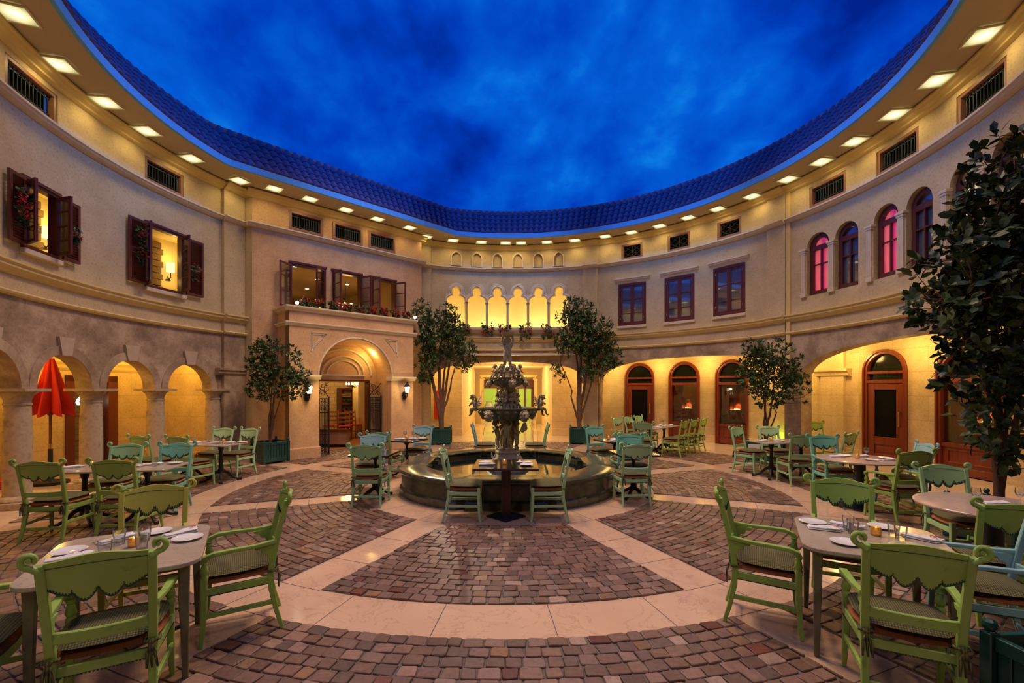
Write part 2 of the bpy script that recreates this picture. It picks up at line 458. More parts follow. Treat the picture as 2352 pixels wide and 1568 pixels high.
# ---------------------------------------------------------------- floor
def build_floor():
    mb = MB()
    n = 72
    pts = [(CX+11.5*cos(2*pi*k/n), CY+11.5*sin(2*pi*k/n)) for k in range(n)]
    mb.add([(x, y, 0) for x, y in pts], [tuple(range(n))])
    fl = struct(mb.build('floor', M['marble']), 'rose marble floor with bands around cobbled panels')
    mb = MB(); mb.bx(-5, 16.4, -.02, 5, 31, .0015)
    n_ = 90
    for k in range(n_):
        a0, a1 = 2*pi*k/n_, 2*pi*(k+1)/n_
        mb.add([(FX+6.76*cos(a0),FY+6.76*sin(a0),.0008),(FX+6.76*cos(a1),FY+6.76*sin(a1),.0008),(CX+11.4*cos(a1),CY+11.4*sin(a1),.0008),(CX+11.4*cos(a0),CY+11.4*sin(a0),.0008)], [(0,1,2,3)])
    struct(mb.build('floor', M['outmarble']), 'honey marble floor of the walkways and the passage')
    jt = MB()
    def joint(a, b, w=.003):
        a, b = Vector(a), Vector(b); d = (b-a).normalized(); n_ = Vector((-d.y, d.x))*w
        jt.add([(*(a+n_), .0012), (*(b+n_), .0012), (*(b-n_), .0012), (*(a-n_), .0012)], [(0,1,2,3)])
    pol = lambda r, a: (FX+r*cos(rd(a)), FY+r*sin(rd(a)))
    for k in range(36): joint(pol(4.58, 4.5+10*k), pol(5.07, 4.5+10*k))
    for k in range(20): joint(pol(1.9, 9+18*k), pol(2.49, 9+18*k))
    for k in range(8):
        a = 22.5+45*k; d = Vector((cos(rd(a)), sin(rd(a)))); n_ = Vector((-d.y, d.x))
        for r in (2.5, 3.25, 3.95, 4.58, 5.07, 5.9, 6.7):
            c = Vector((FX, FY))+d*r; joint(c+n_*.225, c-n_*.225)
    for k in range(40): joint(pol(6.76, 9*k), pol(9, 9*k))
    jt.build('slab_joint', M['grout'], fl)
    # cobbles: rings of cut stones between the radial marble bands
    HALF = .225
    def clip(poly, a, b, c):        # keep a*x+b*y >= c
        out = []
        for i in range(len(poly)):
            p, q = poly[i], poly[(i+1) % len(poly)]
            dp, dq = a*p[0]+b*p[1]-c, a*q[0]+b*q[1]-c
            if dp >= 0: out.append(p)
            if dp*dq < 0:
                t = dp/(dp-dq); out.append((p[0]+(q[0]-p[0])*t, p[1]+(q[1]-p[1])*t))
        return out
    r_ = random.Random(3)
    for ring, (ra, rb) in enumerate(((2.50, 4.575), (5.075, 6.75))):
        for w in range(8):
            mid = -90 + 45*w                     # degrees, direction of the panel's middle
            lo, hi = rd(mid-22.5), rd(mid+22.5)
            st = MB(); st.col = []; gr = MB()
            # grout bed
            gp = []
            k = 14
            def lim(r): return math.asin(HALF/r)
            al, ah = lo+lim(ra), hi-lim(ra); bl, bh = lo+lim(rb), hi-lim(rb)
            for i in range(k+1): gp.append((FX+ra*cos(al+(ah-al)*i/k), FY+ra*sin(al+(ah-al)*i/k)))
            for i in range(k+1): gp.append((FX+rb*cos(bh+(bl-bh)*i/k), FY+rb*sin(bh+(bl-bh)*i/k)))
            gr.add([(x, y, .0025) for x, y in gp], [tuple(range(len(gp)))])
            rows = int(round((rb-ra)/.109)); dr = (rb-ra)/rows
            nl = (-sin(lo), cos(lo)); nh = (sin(hi), -cos(hi))
            for q in range(rows):
                r0, r1 = ra+q*dr, ra+(q+1)*dr
                ph = lo + r_.random()*.05
                while ph < hi:
                    wdt = r_.uniform(.095, .155)/((r0+r1)/2)
                    g = .0045
                    a0, a1 = ph+g/r0, ph+wdt-g/r0
                    j = lambda s: r_.uniform(-s, s)
                    poly = []
                    for (rr, aa) in ((r0+g+j(.006), a0+j(.008)/r0), (r1-g+j(.006), a0+j(.008)/r0), (r1-g+j(.006), a1+j(.008)/r0), (r0+g+j(.006), a1+j(.008)/r0)):
                        poly.append((rr*cos(aa), rr*sin(aa)))
                    # cut the corners a little
                    cp = []
                    for i in range(4):
                        p0, p1, p2 = Vector(poly[i-1]), Vector(poly[i]), Vector(poly[(i+1)%4])
                        c = r_.uniform(.04, .12)
                        cp += [tuple(p1+(p0-p1)*c), tuple(p1+(p2-p1)*c)]
                    poly = clip(clip(cp, nl[0], nl[1], HALF+.004), nh[0], nh[1], HALF+.004)
                    ph += wdt
                    if len(poly) < 3: continue
                    cx = sum(p[0] for p in poly)/len(poly); cy = sum(p[1] for p in poly)/len(poly)
                    ar = abs(sum(poly[i][0]*poly[(i+1)%len(poly)][1]-poly[(i+1)%len(poly)][0]*poly[i][1] for i in range(len(poly))))/2
                    if ar < .0012: continue
                    tx, ty = j(.05), j(.05); h = .012 + r_.uniform(0, .005)
                    n = len(poly)
                    ins = .91
                    vs = [(FX+x, FY+y, .0028) for x, y in poly]
                    vs += [(FX+x*.98+cx*.02, FY+y*.98+cy*.02, h*.75+(x-cx)*tx+(y-cy)*ty) for x, y in poly]
                    vs += [(FX+x*ins+cx*(1-ins), FY+y*ins+cy*(1-ins), h+(x-cx)*tx+(y-cy)*ty) for x, y in poly]
                    fs = [(i, (i+1)%n, n+(i+1)%n, n+i) for i in range(n)]+[(n+i, n+(i+1)%n, 2*n+(i+1)%n, 2*n+i) for i in range(n)]+[tuple(2*n+i for i in range(n))]
                    b = r_.random()
                    base = ((.20,.115,.085), (.25,.145,.11), (.175,.10,.072), (.29,.18,.14), (.155,.10,.075), (.215,.125,.085))[r_.randrange(6)]
                    if b < .03: base = (.40,.28,.22)
                    elif b < .07: base = (.16,.05,.036)
                    elif b < .11: base = (.28,.15,.075)
                    k2 = r_.uniform(.68, 1.08)
                    st.add(vs, fs); st.col += [(base[0]*k2, base[1]*k2, base[2]*k2, 1)]*len(vs)
            g_ = gr.build('grout_bed', M['grout'], fl)
            st.build('cobblestone_panel', M['cobble'], fl)
build_floor()

# ---------------------------------------------------------------- curved walls
def belt(mb, S, a, b):
    sweep(mb, S, a, b, [(0,3.47),(-.13,3.47),(-.13,3.44),(-.10,3.42),(-.10,3.38),(-.06,3.345),(-.03,3.31),(0,3.30)])
    sweep(mb, S, a, b, [(0,3.07),(-.06,3.07),(-.075,3.05),(-.06,3.02),(-.03,3.0),(0,3.0)])
def string(mb, S, a, b):
    sweep(mb, S, a, b, [(0,5.785),(-.12,5.785),(-.12,5.755),(-.095,5.74),(-.08,5.715),(-.04,5.69),(0,5.68)])
def crown(mb, S, a, b):
    sweep(mb, S, a, b, [(0,6.548),(-.19,6.548),(-.19,6.52),(-.15,6.505),(-.13,6.475),(-.08,6.445),(-.07,6.42),(-.03,6.405),(0,6.40)])

COLS_L = [-126., -115., -104.1, -93.1, -82.3, -71.6]
def left_wall():
    vents = [Op(-107.4, -99.5, 5.84, 6.31), Op(-85.2, -78.0, 5.84, 6.31), Op(-125, -117.5, 5.84, 6.31)]
    wins = [Op(-105.2, -99.6, 3.72, 4.74), Op(-85.2, -78.1, 3.72, 5.0)]
    up = MB(); wall(up, W0, -TL, -66.2, 3.0, 6.56, vents+wins, .13)
    struct(up.build('wall_left', M['plaster']), 'curved cream plaster upper wall on the left')
    lo = MB(); ops = []
    for a, b in zip(COLS_L, COLS_L[1:]):
        ops.append(arch(a+1.15, b-1.15, 1.712, 1.712, .545, 18))
    wall(lo, W0, -TL, -66.2, 1.712, 3.02, ops, .26)
    # wall pier beside the bay
    wall(lo, W0, -70.6, -66.2, 0, 1.712, (), .26)
    wall(lo, W0, -TL, -126.6, 0, 1.712, (), .26)
    KS = []
    for o in ops:      # raised arch rings and keystones
        c = (o.a+o.b)/2; h = (o.b-o.a)/2
        n = 20; fr = []; 
        for i in range(n+1):
            t = pi*i/n
            for k, (rr, d) in enumerate(((.545, 0), (.545, -.02), (.69, -.02), (.69, 0))):
                q = rr/.545
                fr.append(W0.P(c-h*cos(t)*q, 1.712+rr*sin(t), d))
        fs = []
        for i in range(n):
            for k in range(3):
                fs.append((i*4+k, i*4+k+1, (i+1)*4+k+1, (i+1)*4+k))
        lo.add(fr, fs, [(c*W0.k+i*.02, 2+i%4*.05) for i in range(len(fr))])
        ks = [(-.75, 2.24), (.75, 2.24), (1.25, 2.53), (-1.25, 2.53)]
        vs = [W0.P(c+a, z, .0) for a, z in ks]+[W0.P(c+a, z, -.05) for a, z in ks]
        KS.append(vs)
    wl = struct(lo.build('wall_left', M['stone']), 'brown stone arcade wall of round arches on the left')
    for vs in KS:
        kk = MB(); kk.add(vs, [(0,1,5,4),(1,2,6,5),(2,3,7,6),(3,0,4,7),(4,5,6,7)]); kk.build('keystone', M['keystone'], wl)
    tr = MB(); belt(tr, W0, -TL, -66.3)
    struct(tr.build('trim_1', M['goldtrim']), 'double ochre belt moulding along the left wall')
    tr = MB(); string(tr, W0, -TL, -66.3)
    struct(tr.build('trim_2', M['trim']), 'string course moulding below the left vents')
    tr = MB(); crown(tr, W0, -TL, -66.3)
    struct(tr.build('trim_3', M['goldtrim']), 'crown moulding under the left eave')
    pl = MB(); wall(pl, Cyl(R-.09), -70.7, -66.3, 0, 3.02, (), .1, False)
    pu = MB(); wall(pu, Cyl(R-.09), -70.7, -66.3, 3.02, 6.4, (), .1, False)
    pl2 = MB()
    S9 = Cyl(R-.09)
    p = struct(pl.build('trim_4', M['stone']), 'tall pilaster where the left wall meets the facade')
    pu.build('upper_shaft', M['plaster'], p)
    sweep(pl2, S9, -72.0, -66.2, [(0.09,2.20),(-.07,2.20),(-.07,2.155),(-.04,2.14),(-.04,2.08),(0,2.04),(.09,2.04)])
    pl2.build('pilaster_cap', M['stone'], p)
    for fn, nm in ((belt,'belt_return'), (string,'string_return'), (crown,'crown_return')):
        q = MB(); fn(q, S9, -70.8, -66.2); q.build(nm, M['goldtrim'] if fn is not string else M['trim'], p)
left_wall()

def column(a, label):
    t = thing('arcade_column', label, 'column', W0.P(a, 0, .12), W0.rz(a), 'columns of the left arcade')
    m = MB(); m.bx(-.235,-.235,0,.235,.235,.10)
    m.lathe([(.0,.10),(.225,.10),(.225,.125),(.205,.16),(.165,.175),(.0,.175)], 24)
    m.build('base', M['colstone'], t, bevel=.008)
    m = MB(); m.lathe([(.155,.17),(.158,.6),(.155,1.1),(.142,1.47),(.155,1.475),(.155,1.50),(.142,1.505)], 28)
    m.build('shaft', M['colstone'], t, smooth=True)
    m = MB(); m.lathe([(.142,1.50),(.145,1.55),(.17,1.61),(.215,1.655),(.22,1.67)], 28)
    m.bx(-.25,-.25,1.668,.25,.25,1.712)
    m.build('capital', M['colstone'], t, smooth=35)
for a, l in zip(COLS_L[:5], ('stone column far behind the left edge of the view', 'stone column just left of the leftmost full column', 'nearest full stone column, leftmost beside the red umbrella', 'stone column second from the left, right of the red umbrella', 'stone column third from the left in the arcade')):
    if a > -110: column(a, l)
column(COLS_L[5], 'rightmost half-hidden stone column against the wall pier')

def back_wall():
    tre = []
    cs = [-14.6, -9.05, -3.5, 2.05, 7.6, 13.15]
    k = 180/pi/R
    def tref(c):
        def top(x):
            d = abs(x-c)/k
            if d < .142: return 5.0 + sqrt(max(0, .145**2-d*d))
            return 4.64 + .2*sqrt(max(0, 1-((d-.12)/.195)**2))
        return top
    for c in cs: tre.append(Op(c-.31*k, c+.31*k, 3.76, tref(c), 40))
    nich = [arch(c-1.2, c+1.2, 5.86, 6.12, .19, 10, 1.6) for c in cs]
    up = MB(); wall(up, W0, -25.2, 71.2, 3.0, 6.56, tre + nich + [Op(a, b, 5.84, 6.31) for a, b in ((29.7,35.1),(41.4,46.8),(53.2,58.7))] + [Op(a, b, 3.72, 5.05) for a, b in ((28.9,36.0),(40.6,47.9),(52.3,59.6))], .26)
    struct(up.build('wall_back', M['plaster']), 'curved cream plaster upper wall behind the fountain')
    nb = MB(); wall(nb, Cyl(R+.06), -17, 16, 5.8, 6.38, (), .02, False)
    struct(nb.build('wall_back_niches', M['plaster']), 'shallow backs of the small blind niches')
    for c in cs:
        q = MB(frame(W0, c))
        for s in (-1, 1): q.prism([(s*x, z) for x, z in ((.16,5.02),(.143,4.96),(.128,4.92),(.110,4.885),(.106,4.87),(.125,4.85),(.16,4.84))], 0, .24, 'y')
        struct(q.build('trim_26', M['plaster']), 'pointed cusps of a trefoil gallery arch')
    for i, c in enumerate(cs):
        m = MB(); o = tre[i]
        for rad, off in ((.042, .045), (.02, .10)):
            path = []
            for q in range(9): path.append((c*1.0-(.31-.0)*k, 4.64+.0*q) if q == 0 else None)
            pts = []
            # right half then mirrored: lobe arc, neck, head circle
            for q in range(11):
                t = q/10*pi/2*.92; pts.append((.12+(.195+off)*cos(t)-.0, 4.64+(.2+off)*sin(t)))
            n0 = -0.62
            for q in range(1, 15):
                t = n0+(pi/2-n0)*q/14; pts.append(((.145+off)*cos(t), 5.0+(.145+off)*sin(t)))
            pts = [(x, z) for x, z in pts if x >= -.001]
            full = [(x, z) for x, z in pts] + [(-x, z) for x, z in pts[::-1]]
            full = [(max(-.35, min(.35, x)), z) for x, z in full]
            m.tube([W0.P(c+x*k, z, -.01) for x, z in full], rad, 6)
        struct(m.build('trim_5', M['trim'], smooth=True), 'raised trefoil surround above gallery arch')
    for i in range(7):
        a = -17.38+5.55*i
        m = MB(frame(W0, a, 0, .11))
        m.lathe([(.07,3.76),(.07,3.80),(.05,3.84),(.036,3.87),(.034,4.50),(.045,4.52),(.04,4.54),(.055,4.58),(.075,4.62),(.075,4.645)], 12)
        o = m.build('gallery_column', M['trim'], smooth=40)
        tag(o, 'slender cream gallery column, %s of seven from the left' % ('first','second','third','fourth','fifth','sixth','seventh')[i], 'column', 'slender columns of the trefoil gallery')
    for i, c in enumerate(cs):
        m = MB()
        def outl(hw, z0, zs, n=10):
            p = [(-hw, z0), (-hw, zs)]
            # small pointed lobes
            for q in range(1, n): 
                t = pi-pi*q/n; p.append((hw*cos(t), zs+hw*1.0*sin(t)*(1 if abs(cos(t)) > .55 else 1.12)))
            return p+[(hw, zs), (hw, z0)]
        out, inn = outl(.185, 5.84, 6.13), outl(.15, 5.84, 6.12)
        mm = MB(frame(W0, c)); mm.ring(out, inn, -.035, .0)
        struct(mm.build('trim_6', M['trim']), 'small blind arched niche frame high on the back wall')
    lo = MB()
    ops = [arch(-21.3, 19.8, 0, 1.9, .735, 26, 2.6), arch(24.2, 68.0, 0, 1.9, .77, 26, 2.6)]
    wall(lo, W0, -25.2, 71.2, 0, 3.02, ops, .34)
    struct(lo.build('wall_back', M['stone']), 'brown stone lower wall with wide flat arches behind the fountain')
    tr = MB(); belt(tr, W0, -25.2, 71.2)
    struct(tr.build('trim_7', M['goldtrim']), 'double ochre belt moulding along the back wall')
    tr = MB(); string(tr, W0, -25.2, 71.2)
    struct(tr.build('trim_8', M['trim']), 'string course moulding along the back wall')
    tr = MB(); crown(tr, W0, -25.2, 71.2)
    struct(tr.build('trim_9', M['goldtrim']), 'crown moulding under the back eave')
    tr = MB(); sweep(tr, W0, -18.6, 17.2, [(.05,3.78),(-.16,3.78),(-.16,3.70),(-.12,3.66),(-.05,3.60),(0,3.58)])
    struct(tr.build('trim_10', M['trim']), 'sill of the trefoil gallery')
    S9 = Cyl(R-.07)
    for a, b, l in ((-24.9,-21.4,'left'), (19.8,23.6,'right'), (64.7,68.5,'far right')):
        m = MB(); wall(m, S9, a, b, 0 if a < 60 else 2.3, 6.42, (), .08, False)
        p = struct(m.build('trim_11', M['plaster']), 'flat %s pilaster strip on the back wall' % l)
        for fn in (belt, string, crown):
            q = MB(); fn(q, S9, a-.1, b+.1); q.build('moulding_return', M['goldtrim'] if fn is not string else M['trim'], p)
        if a < 60:
            q = MB(); sweep(q, S9, a-.5, b+.5, [(.07,2.1),(-.07,2.1),(-.07,2.06),(-.03,2.0),(-.03,1.93),(0,1.9),(.07,1.9)]); q.build('pilaster_cap', M['stone'], p)
back_wall()

def right_wall():
    ops = []
    Z = 4.83; hw = 2.2
    for c in (74.8, 80.3, 87.45, 93.2, 100.35, 106.75):
        ops.append(arch(c-hw, c+hw, 3.84, 4.93, .29, 14))
    vents = [Op(a, b, 5.84, 6.31) for a, b in ((73.1,80.2),(85.8,93.1),(99.2,106.9))]
    up = MB(); wall(up, W0, 71.2, TL, 3.0, 6.56, ops+vents, .3)
    struct(up.build('wall_right', M['plaster']), 'curved cream plaster upper wall on the right')
    lo = MB(); wall(lo, W0, 71.2, TL, 0, 3.02, [arch(71.4, 116, 0, 1.9, .78, 26, 2.6)], .34)
    struct(lo.build('wall_right', M['stone']), 'brown stone lower wall with a wide flat arch on the right')
    for i, (fn, mt, l) in enumerate(((belt,'goldtrim','double ochre belt moulding along the right wall'), (string,'trim','string course moulding along the right wall'), (crown,'goldtrim','crown moulding under the right eave'))):
        tr = MB(); fn(tr, W0, 71.2, TL); struct(tr.build('trim_%d' % (12+i), M[mt]), l)
    m = MB(); wall(m, Cyl(R-.05), 68.6, 69.4, 2.2, 6.42, (), .06, False)
    struct(m.build('trim_15', M['goldtrim']), 'narrow ochre corner strip on the right wall')
right_wall()

# ---------------------------------------------------------------- flat facade with the gate
PW0, PW1 = .57, 4.01          # gate block along the facade
def bay():
    L = BAY.L
    k = [Op(a, b, 5.84, 6.31) for a, b in ((.85,1.73),(1.99,2.87),(3.05,3.92))]
    w = [Op(a, b, 3.74, 4.98) for a, b in ((.86,1.80),(1.96,2.84),(3.10,3.94))]
    m = MB(); wall(m, BAY, 0, L, 2.9, 6.56, k+w, .26); 
    
    m2 = MB(); mt = MB(); mg = MB()
    for SS in (Flat(tuple(W0.P(-66.4,0,.2).xy), tuple(BAY.P(0,0,0).xy)), Flat(tuple(BAY.P(L,0,0).xy), tuple(W0.P(-24.6,0,.2).xy))):
        wall(m2, SS, 0, SS.L, 0, 6.56, (), .05); string(mt, SS, .0, SS.L); crown(mg, SS, .0, SS.L)
    rt = struct(m2.build('wall_facade_return', M['plaster']), 'narrow plaster returns at both ends of the flat facade')
    mt.build('string_course', M['trim'], rt); mg.build('crown_moulding', M['goldtrim'], rt)
    struct(m.build('wall_facade', M['pink']), 'flat rose plaster facade with three windows')
    m = MB(); wall(m, BAY, 0, L, 0, 2.92, [arch(2.29-.86, 2.29+.86, 1.93, 1.93, .0001, 2), Op(1.60, 3.06, 0, 1.93)], .26)
    struct(m.build('wall_facade', M['pink']), 'lower facade wall with the gate opening')
    for i, (fn, mt) in enumerate(((string,'trim'), (crown,'goldtrim'))):
        tr = MB(); fn(tr, BAY, -.12, L+.12); struct(tr.build('trim_%d' % (16+i), M[mt]), ('string course','crown moulding')[i]+' of the flat facade')
    tr = MB()
    for a, b in ((-.03, PW0), (PW1, L+.03)): sweep(tr, BAY, a, b, [(0,.34),(-.03,.34),(-.045,.32),(-.045,0),(0,0)])
    struct(tr.build('baseboard_facade', M['pink']), 'low plinth of the flat facade')
    # gate block
    FR = Flat(tuple(BAY.P(PW0,0,-.86).xy), tuple(BAY.P(PW1,0,-.86).xy)); W = FR.L
    op = arch(W/2-1.005, W/2+1.005, 0, 2.03, 1.0, 26)
    m = MB(); wall(m, FR, 0, W, 0, 3.68, [op], .28)
    for t in (0, W):      # sides of the block
        m.add([FR.P(t,0,0), FR.P(t,0,.86), FR.P(t,3.68,.86), FR.P(t,3.68,0)], [(0,1,2,3)], [(0,0),(.86,0),(.86,3.68),(0,3.68)])
    m.add([FR.P(0,3.68,0), FR.P(W,3.68,0), FR.P(W,3.68,.86), FR.P(0,3.68,.86)], [(0,1,2,3)], [(0,0),(W,0),(W,.86),(0,.86)])
    # vaulted passage behind the arch
    n = 24; vs = []; uv = []
    for i in range(n+1):
        t = pi*i/n
        for d in (.28, .86): vs.append(FR.P(W/2-1.005*cos(t), 2.03+1.0*sin(t), d)); uv.append((d, i*.13))
    m.add(vs, [(2*i, 2*i+1, 2*i+3, 2*i+2) for i in range(n)], uv)
    for t in (W/2-1.005, W/2+1.005):
        m.add([FR.P(t,0,.28), FR.P(t,0,.86), FR.P(t,2.03,.86), FR.P(t,2.03,.28)], [(0,1,2,3)], [(0,0),(.6,0),(.6,2),(0,2)])
    p = struct(m.build('wall_gatehouse', M['pink']), 'projecting rose plaster gate block with a round arch and parapet')
    tr = MB()
    def pr(z, h, o): return [(0.02,z),(-o,z),(-o,z-h*.3),(-o*.6,z-h*.5),(-o*.5,z-h*.8),(0,z-h)]
    for prof in (pr(3.72,.12,.10), pr(3.34,.10,.07)):
        q = prof
        sweep(tr, FR, -.10, W+.10, q)
        for t, sgn in ((0,-1), (W,1)):
            a = FR.P(t,0,0); b = FR.P(t,0,.86)
            SS = Flat((b.xy if t == 0 else a.xy), (a.xy if t == 0 else b.xy))
            sweep(tr, SS, 0, .86, q)
    tr.build('ledge_moulding', M['trim'], p)
    cp = MB()
    for a, b in ((-.05, W/2-.98), (W/2+.98, W+.05)):
        sweep(cp, FR, a, b, [(.25,2.06),(-.09,2.06),(-.09,2.02),(-.05,1.99),(-.03,1.95),(0,1.94),(.25,1.94)])
    cp.build('pier_cap', M['trim'], p)
    pli = MB()
    for a, b in ((-.02, W/2-.99), (W/2+.99, W+.02)):
        sweep(pli, FR, a, b, [(.2,.28),(-.03,.28),(-.045,.26),(-.045,0),(.2,0)])
    pli.build('plinth', M['pink'], p)
    ar = MB()
    pts = [(W/2-1.03*cos(pi*i/28), 2.03+1.03*sin(pi*i/28)) for i in range(29)]
    ar.tube([FR.P(x, z, -.005) for x, z in pts], .022, 6)
    for sx in (-1, 1):      # triangular spandrel panels
        for s in (1, .72):
            cx, cz = W/2-sx*1.09, 2.99
            tri = [(1.20,3.11),(.80,3.11),(.97,2.95),(1.10,2.80),(1.19,2.64)]
            tri = [(cx+((W/2-sx*x)-cx)*s, cz+(z-cz)*s) for x, z in tri]
            ar.tube([FR.P(x, z, -.004) for x, z in tri+tri[:2]], .016, 4)
        pass
    ar.build('arch_and_spandrel_moulding', M['trim'], p, smooth=True)
    # lunette inside the vault, on the facade wall
    lu = MB()
    for r_, w_ in ((.83,.03), (.60,.03), (.46,.022)):
        lu.tube([BAY.P(2.29-r_*cos(pi*i/24), 2.10+r_*.86*sin(pi*i/24), -.01) for i in range(25)], w_, 6)
    sweep(lu, BAY, 1.66, 2.92, [(0,2.12),(-.05,2.12),(-.05,2.08),(0,2.06)])
    lu.build('lunette_moulding', M['trim'], p, smooth=True)
    df = MB(frame(BAY, 1.60))
    df.bx(-.02,-.02,0,.03,.2,1.95); df.bx(1.43,-.02,0,1.48,.2,1.95); df.bx(-.02,-.02,1.92,1.48,.2,1.97)
    struct(df.build('door_1', M['mahog']), 'dark timber lining of the gateway')
    return FR
FR = bay()

# ---------------------------------------------------------------- eave, tiled roof and painted sky
def rf(th, off=0):
    r = 6.25+off
    if -88 < th < -4:
        r = min(r, (6.25*cos(rd(30.2))+off)/cos(rd(th+45.7)))
    return r
class Eave:
    def __init__(s): s.k = .11; s.step = 1.5
    def P(s, a, z, d=0):
        r = rf(a, d); t = rd(a); return Vector((CX+r*sin(t), CY+r*cos(t), z))
EV = Eave()
def eave():
    m = MB(); n = 172; vs = []; 
    for i in range(n+1):
        a = -TL+2*TL*i/n
        vs += [EV.P(a, 6.55, .02), EV.P(a, 6.55, .40), EV.P(a, 6.575, .40), W0.P(a, 6.575, .35)]
    m.add(vs, [(4*i+k, 4*i+4+k, 4*i+5+k, 4*i+1+k) for i in range(n) for k in range(3)])
    struct(m.build('ceiling', M['soffit']), 'warm plaster soffit under the eave')
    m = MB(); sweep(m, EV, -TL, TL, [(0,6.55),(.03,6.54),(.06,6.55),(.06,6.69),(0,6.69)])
    struct(m.build('trim_18', M['fascia']), 'white fascia edge of the eave coloured with the blue light on it')
    # clay barrel tiles in courses
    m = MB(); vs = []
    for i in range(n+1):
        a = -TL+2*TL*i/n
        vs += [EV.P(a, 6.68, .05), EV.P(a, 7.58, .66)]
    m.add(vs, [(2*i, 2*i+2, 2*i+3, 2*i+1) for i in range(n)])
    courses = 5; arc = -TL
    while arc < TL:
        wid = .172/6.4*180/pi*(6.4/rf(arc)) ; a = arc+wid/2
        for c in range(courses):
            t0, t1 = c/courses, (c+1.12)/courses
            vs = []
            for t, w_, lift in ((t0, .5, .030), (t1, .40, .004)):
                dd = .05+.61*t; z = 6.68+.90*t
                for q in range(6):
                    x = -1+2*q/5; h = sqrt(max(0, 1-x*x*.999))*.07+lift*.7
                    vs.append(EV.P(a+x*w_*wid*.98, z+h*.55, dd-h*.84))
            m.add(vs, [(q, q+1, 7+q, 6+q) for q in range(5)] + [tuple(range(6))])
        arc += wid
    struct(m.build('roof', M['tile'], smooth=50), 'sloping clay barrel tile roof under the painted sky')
    m = MB(); a = -TL
    while a < TL:
        p, q = EV.P(a, 7.59, .67), EV.P(a+3.0, 7.605, .67)
        m.tube([p, q], [.06, .05], 8); a += 2.85
    struct(m.build('trim_19', M['ridge'], smooth=True), 'red ridge tiles along the roof edge')
    # painted dome
    m = MB(); prof = []
    for i in range(15):
        t = i/14*pi/2; prof.append((9.6*cos(t) if i < 14 else 0, 7.3+5.2*sin(t)))
    m.lathe(prof, 64, (CX, CY, 0), cap=False)
    struct(m.build('ceiling', M['sky'], smooth=True), 'deep blue ceiling painted with clouds')
eave()
# ---------------------------------------------------------------- downlights
DL = [(-111.4,6.81),(-103.1,6.88),(-95.6,6.83),(-88.4,6.79),(-79.7,6.77),(-70.4,6.65),(-65.0,6.26),(-57.4,6.03),(-48.2,5.92),(-39.2,5.95),(-29.5,6.1),(-23.4,6.68),(-16.0,6.73),(-8.1,6.71),(-1.3,6.73),(3.1,6.74),(10.3,6.75),(18.0,6.8),(26.3,6.79),(33.2,6.84),(40.6,6.81),(48.1,6.75),(55.1,6.8),(63.1,6.82),(71.4,6.77),(78.5,6.78),(85.3,6.78),(92.7,6.81),(100.2,6.83),(108.0,6.86),(116.,6.82),(-119.5,6.82)]
def ordn(i): 
    w = ['first','second','third','fourth','fifth','sixth','seventh','eighth','ninth','tenth','eleventh','twelfth','thirteenth','fourteenth','fifteenth','sixteenth','seventeenth','eighteenth','nineteenth','twentieth']
    return w[i] if i < 20 else ('twenty-'+w[i-20] if i < 29 else ('thirtieth' if i == 29 else 'thirty-first'))
def downlights():
    first = None; k = 0
    for i, (a, r) in enumerate(DL):
        loc = (CX+r*sin(rd(a)), CY+r*cos(rd(a)), 6.552)
        rz = -rd(a) if not (-70 < a < -24) else BAY.rz()
        vis = i < 30
        lab = 'square lit downlight in the eave soffit, %s from the left' % ordn(k) if vis else None
        if vis:
            k += 1
            if first is None:
                first = thing('recessed_downlight', lab, 'light', loc, rz, 'square downlights under the eave')
                m = MB(); o = [(-.19,-.19),(.19,-.19),(.19,.19),(-.19,.19)]; n = [(x*.87, y*.87) for x, y in o]
                for p, q in ((0,1),(1,2),(2,3),(3,0)):
                    m.prism([o[p], o[q], n[q], n[p]], -.022, .0)
                m.build('frame', M['trim'], first)
                m = MB(); m.bx(-.165,-.165,-.012,.165,.165,-.004); m.build('diffuser', M['dlglass'], first)
            else: dup(first, loc, rz, lab)
        l = bpy.data.lights.new('downlight_lamp', 'SPOT'); l.energy = DLE; l.color = (1,.70,.27)
        l.spot_size = rd(150); l.spot_blend = .8; l.shadow_soft_size = .11
        lo = bpy.data.objects.new('downlight_lamp', l); COL.objects.link(lo)
        lo.location = (loc[0], loc[1], 6.50)
        d = Vector((sin(rd(a))*.28, cos(rd(a))*.28, -1)); lo.rotation_euler = d.to_track_quat('-Z', 'Y').to_euler()
def dlglass():
    m, t, p = newmat('downlight_glass')
    v = coords(t, 'Object', 5.2)
    g = N(t, 'ShaderNodeTexGradient', gradient_type='SPHERICAL'); t.links.new(v, g.inputs['Vector'])
    # a frosted pane with the bulb behind its middle
    c = ramp(t, g.outputs['Fac'], [(0, (.42,.40,.16)), (.35, (.95,.80,.40)), (.8, (1,.97,.8))])
    e = N(t, 'ShaderNodeEmission', Strength=1.15); t.links.new(c, e.inputs[0])
    t.links.new(e.outputs[0], t.nodes['Material Output'].inputs[0])
    return m
M['dlglass'] = dlglass()
DLE = 15.0
downlights()

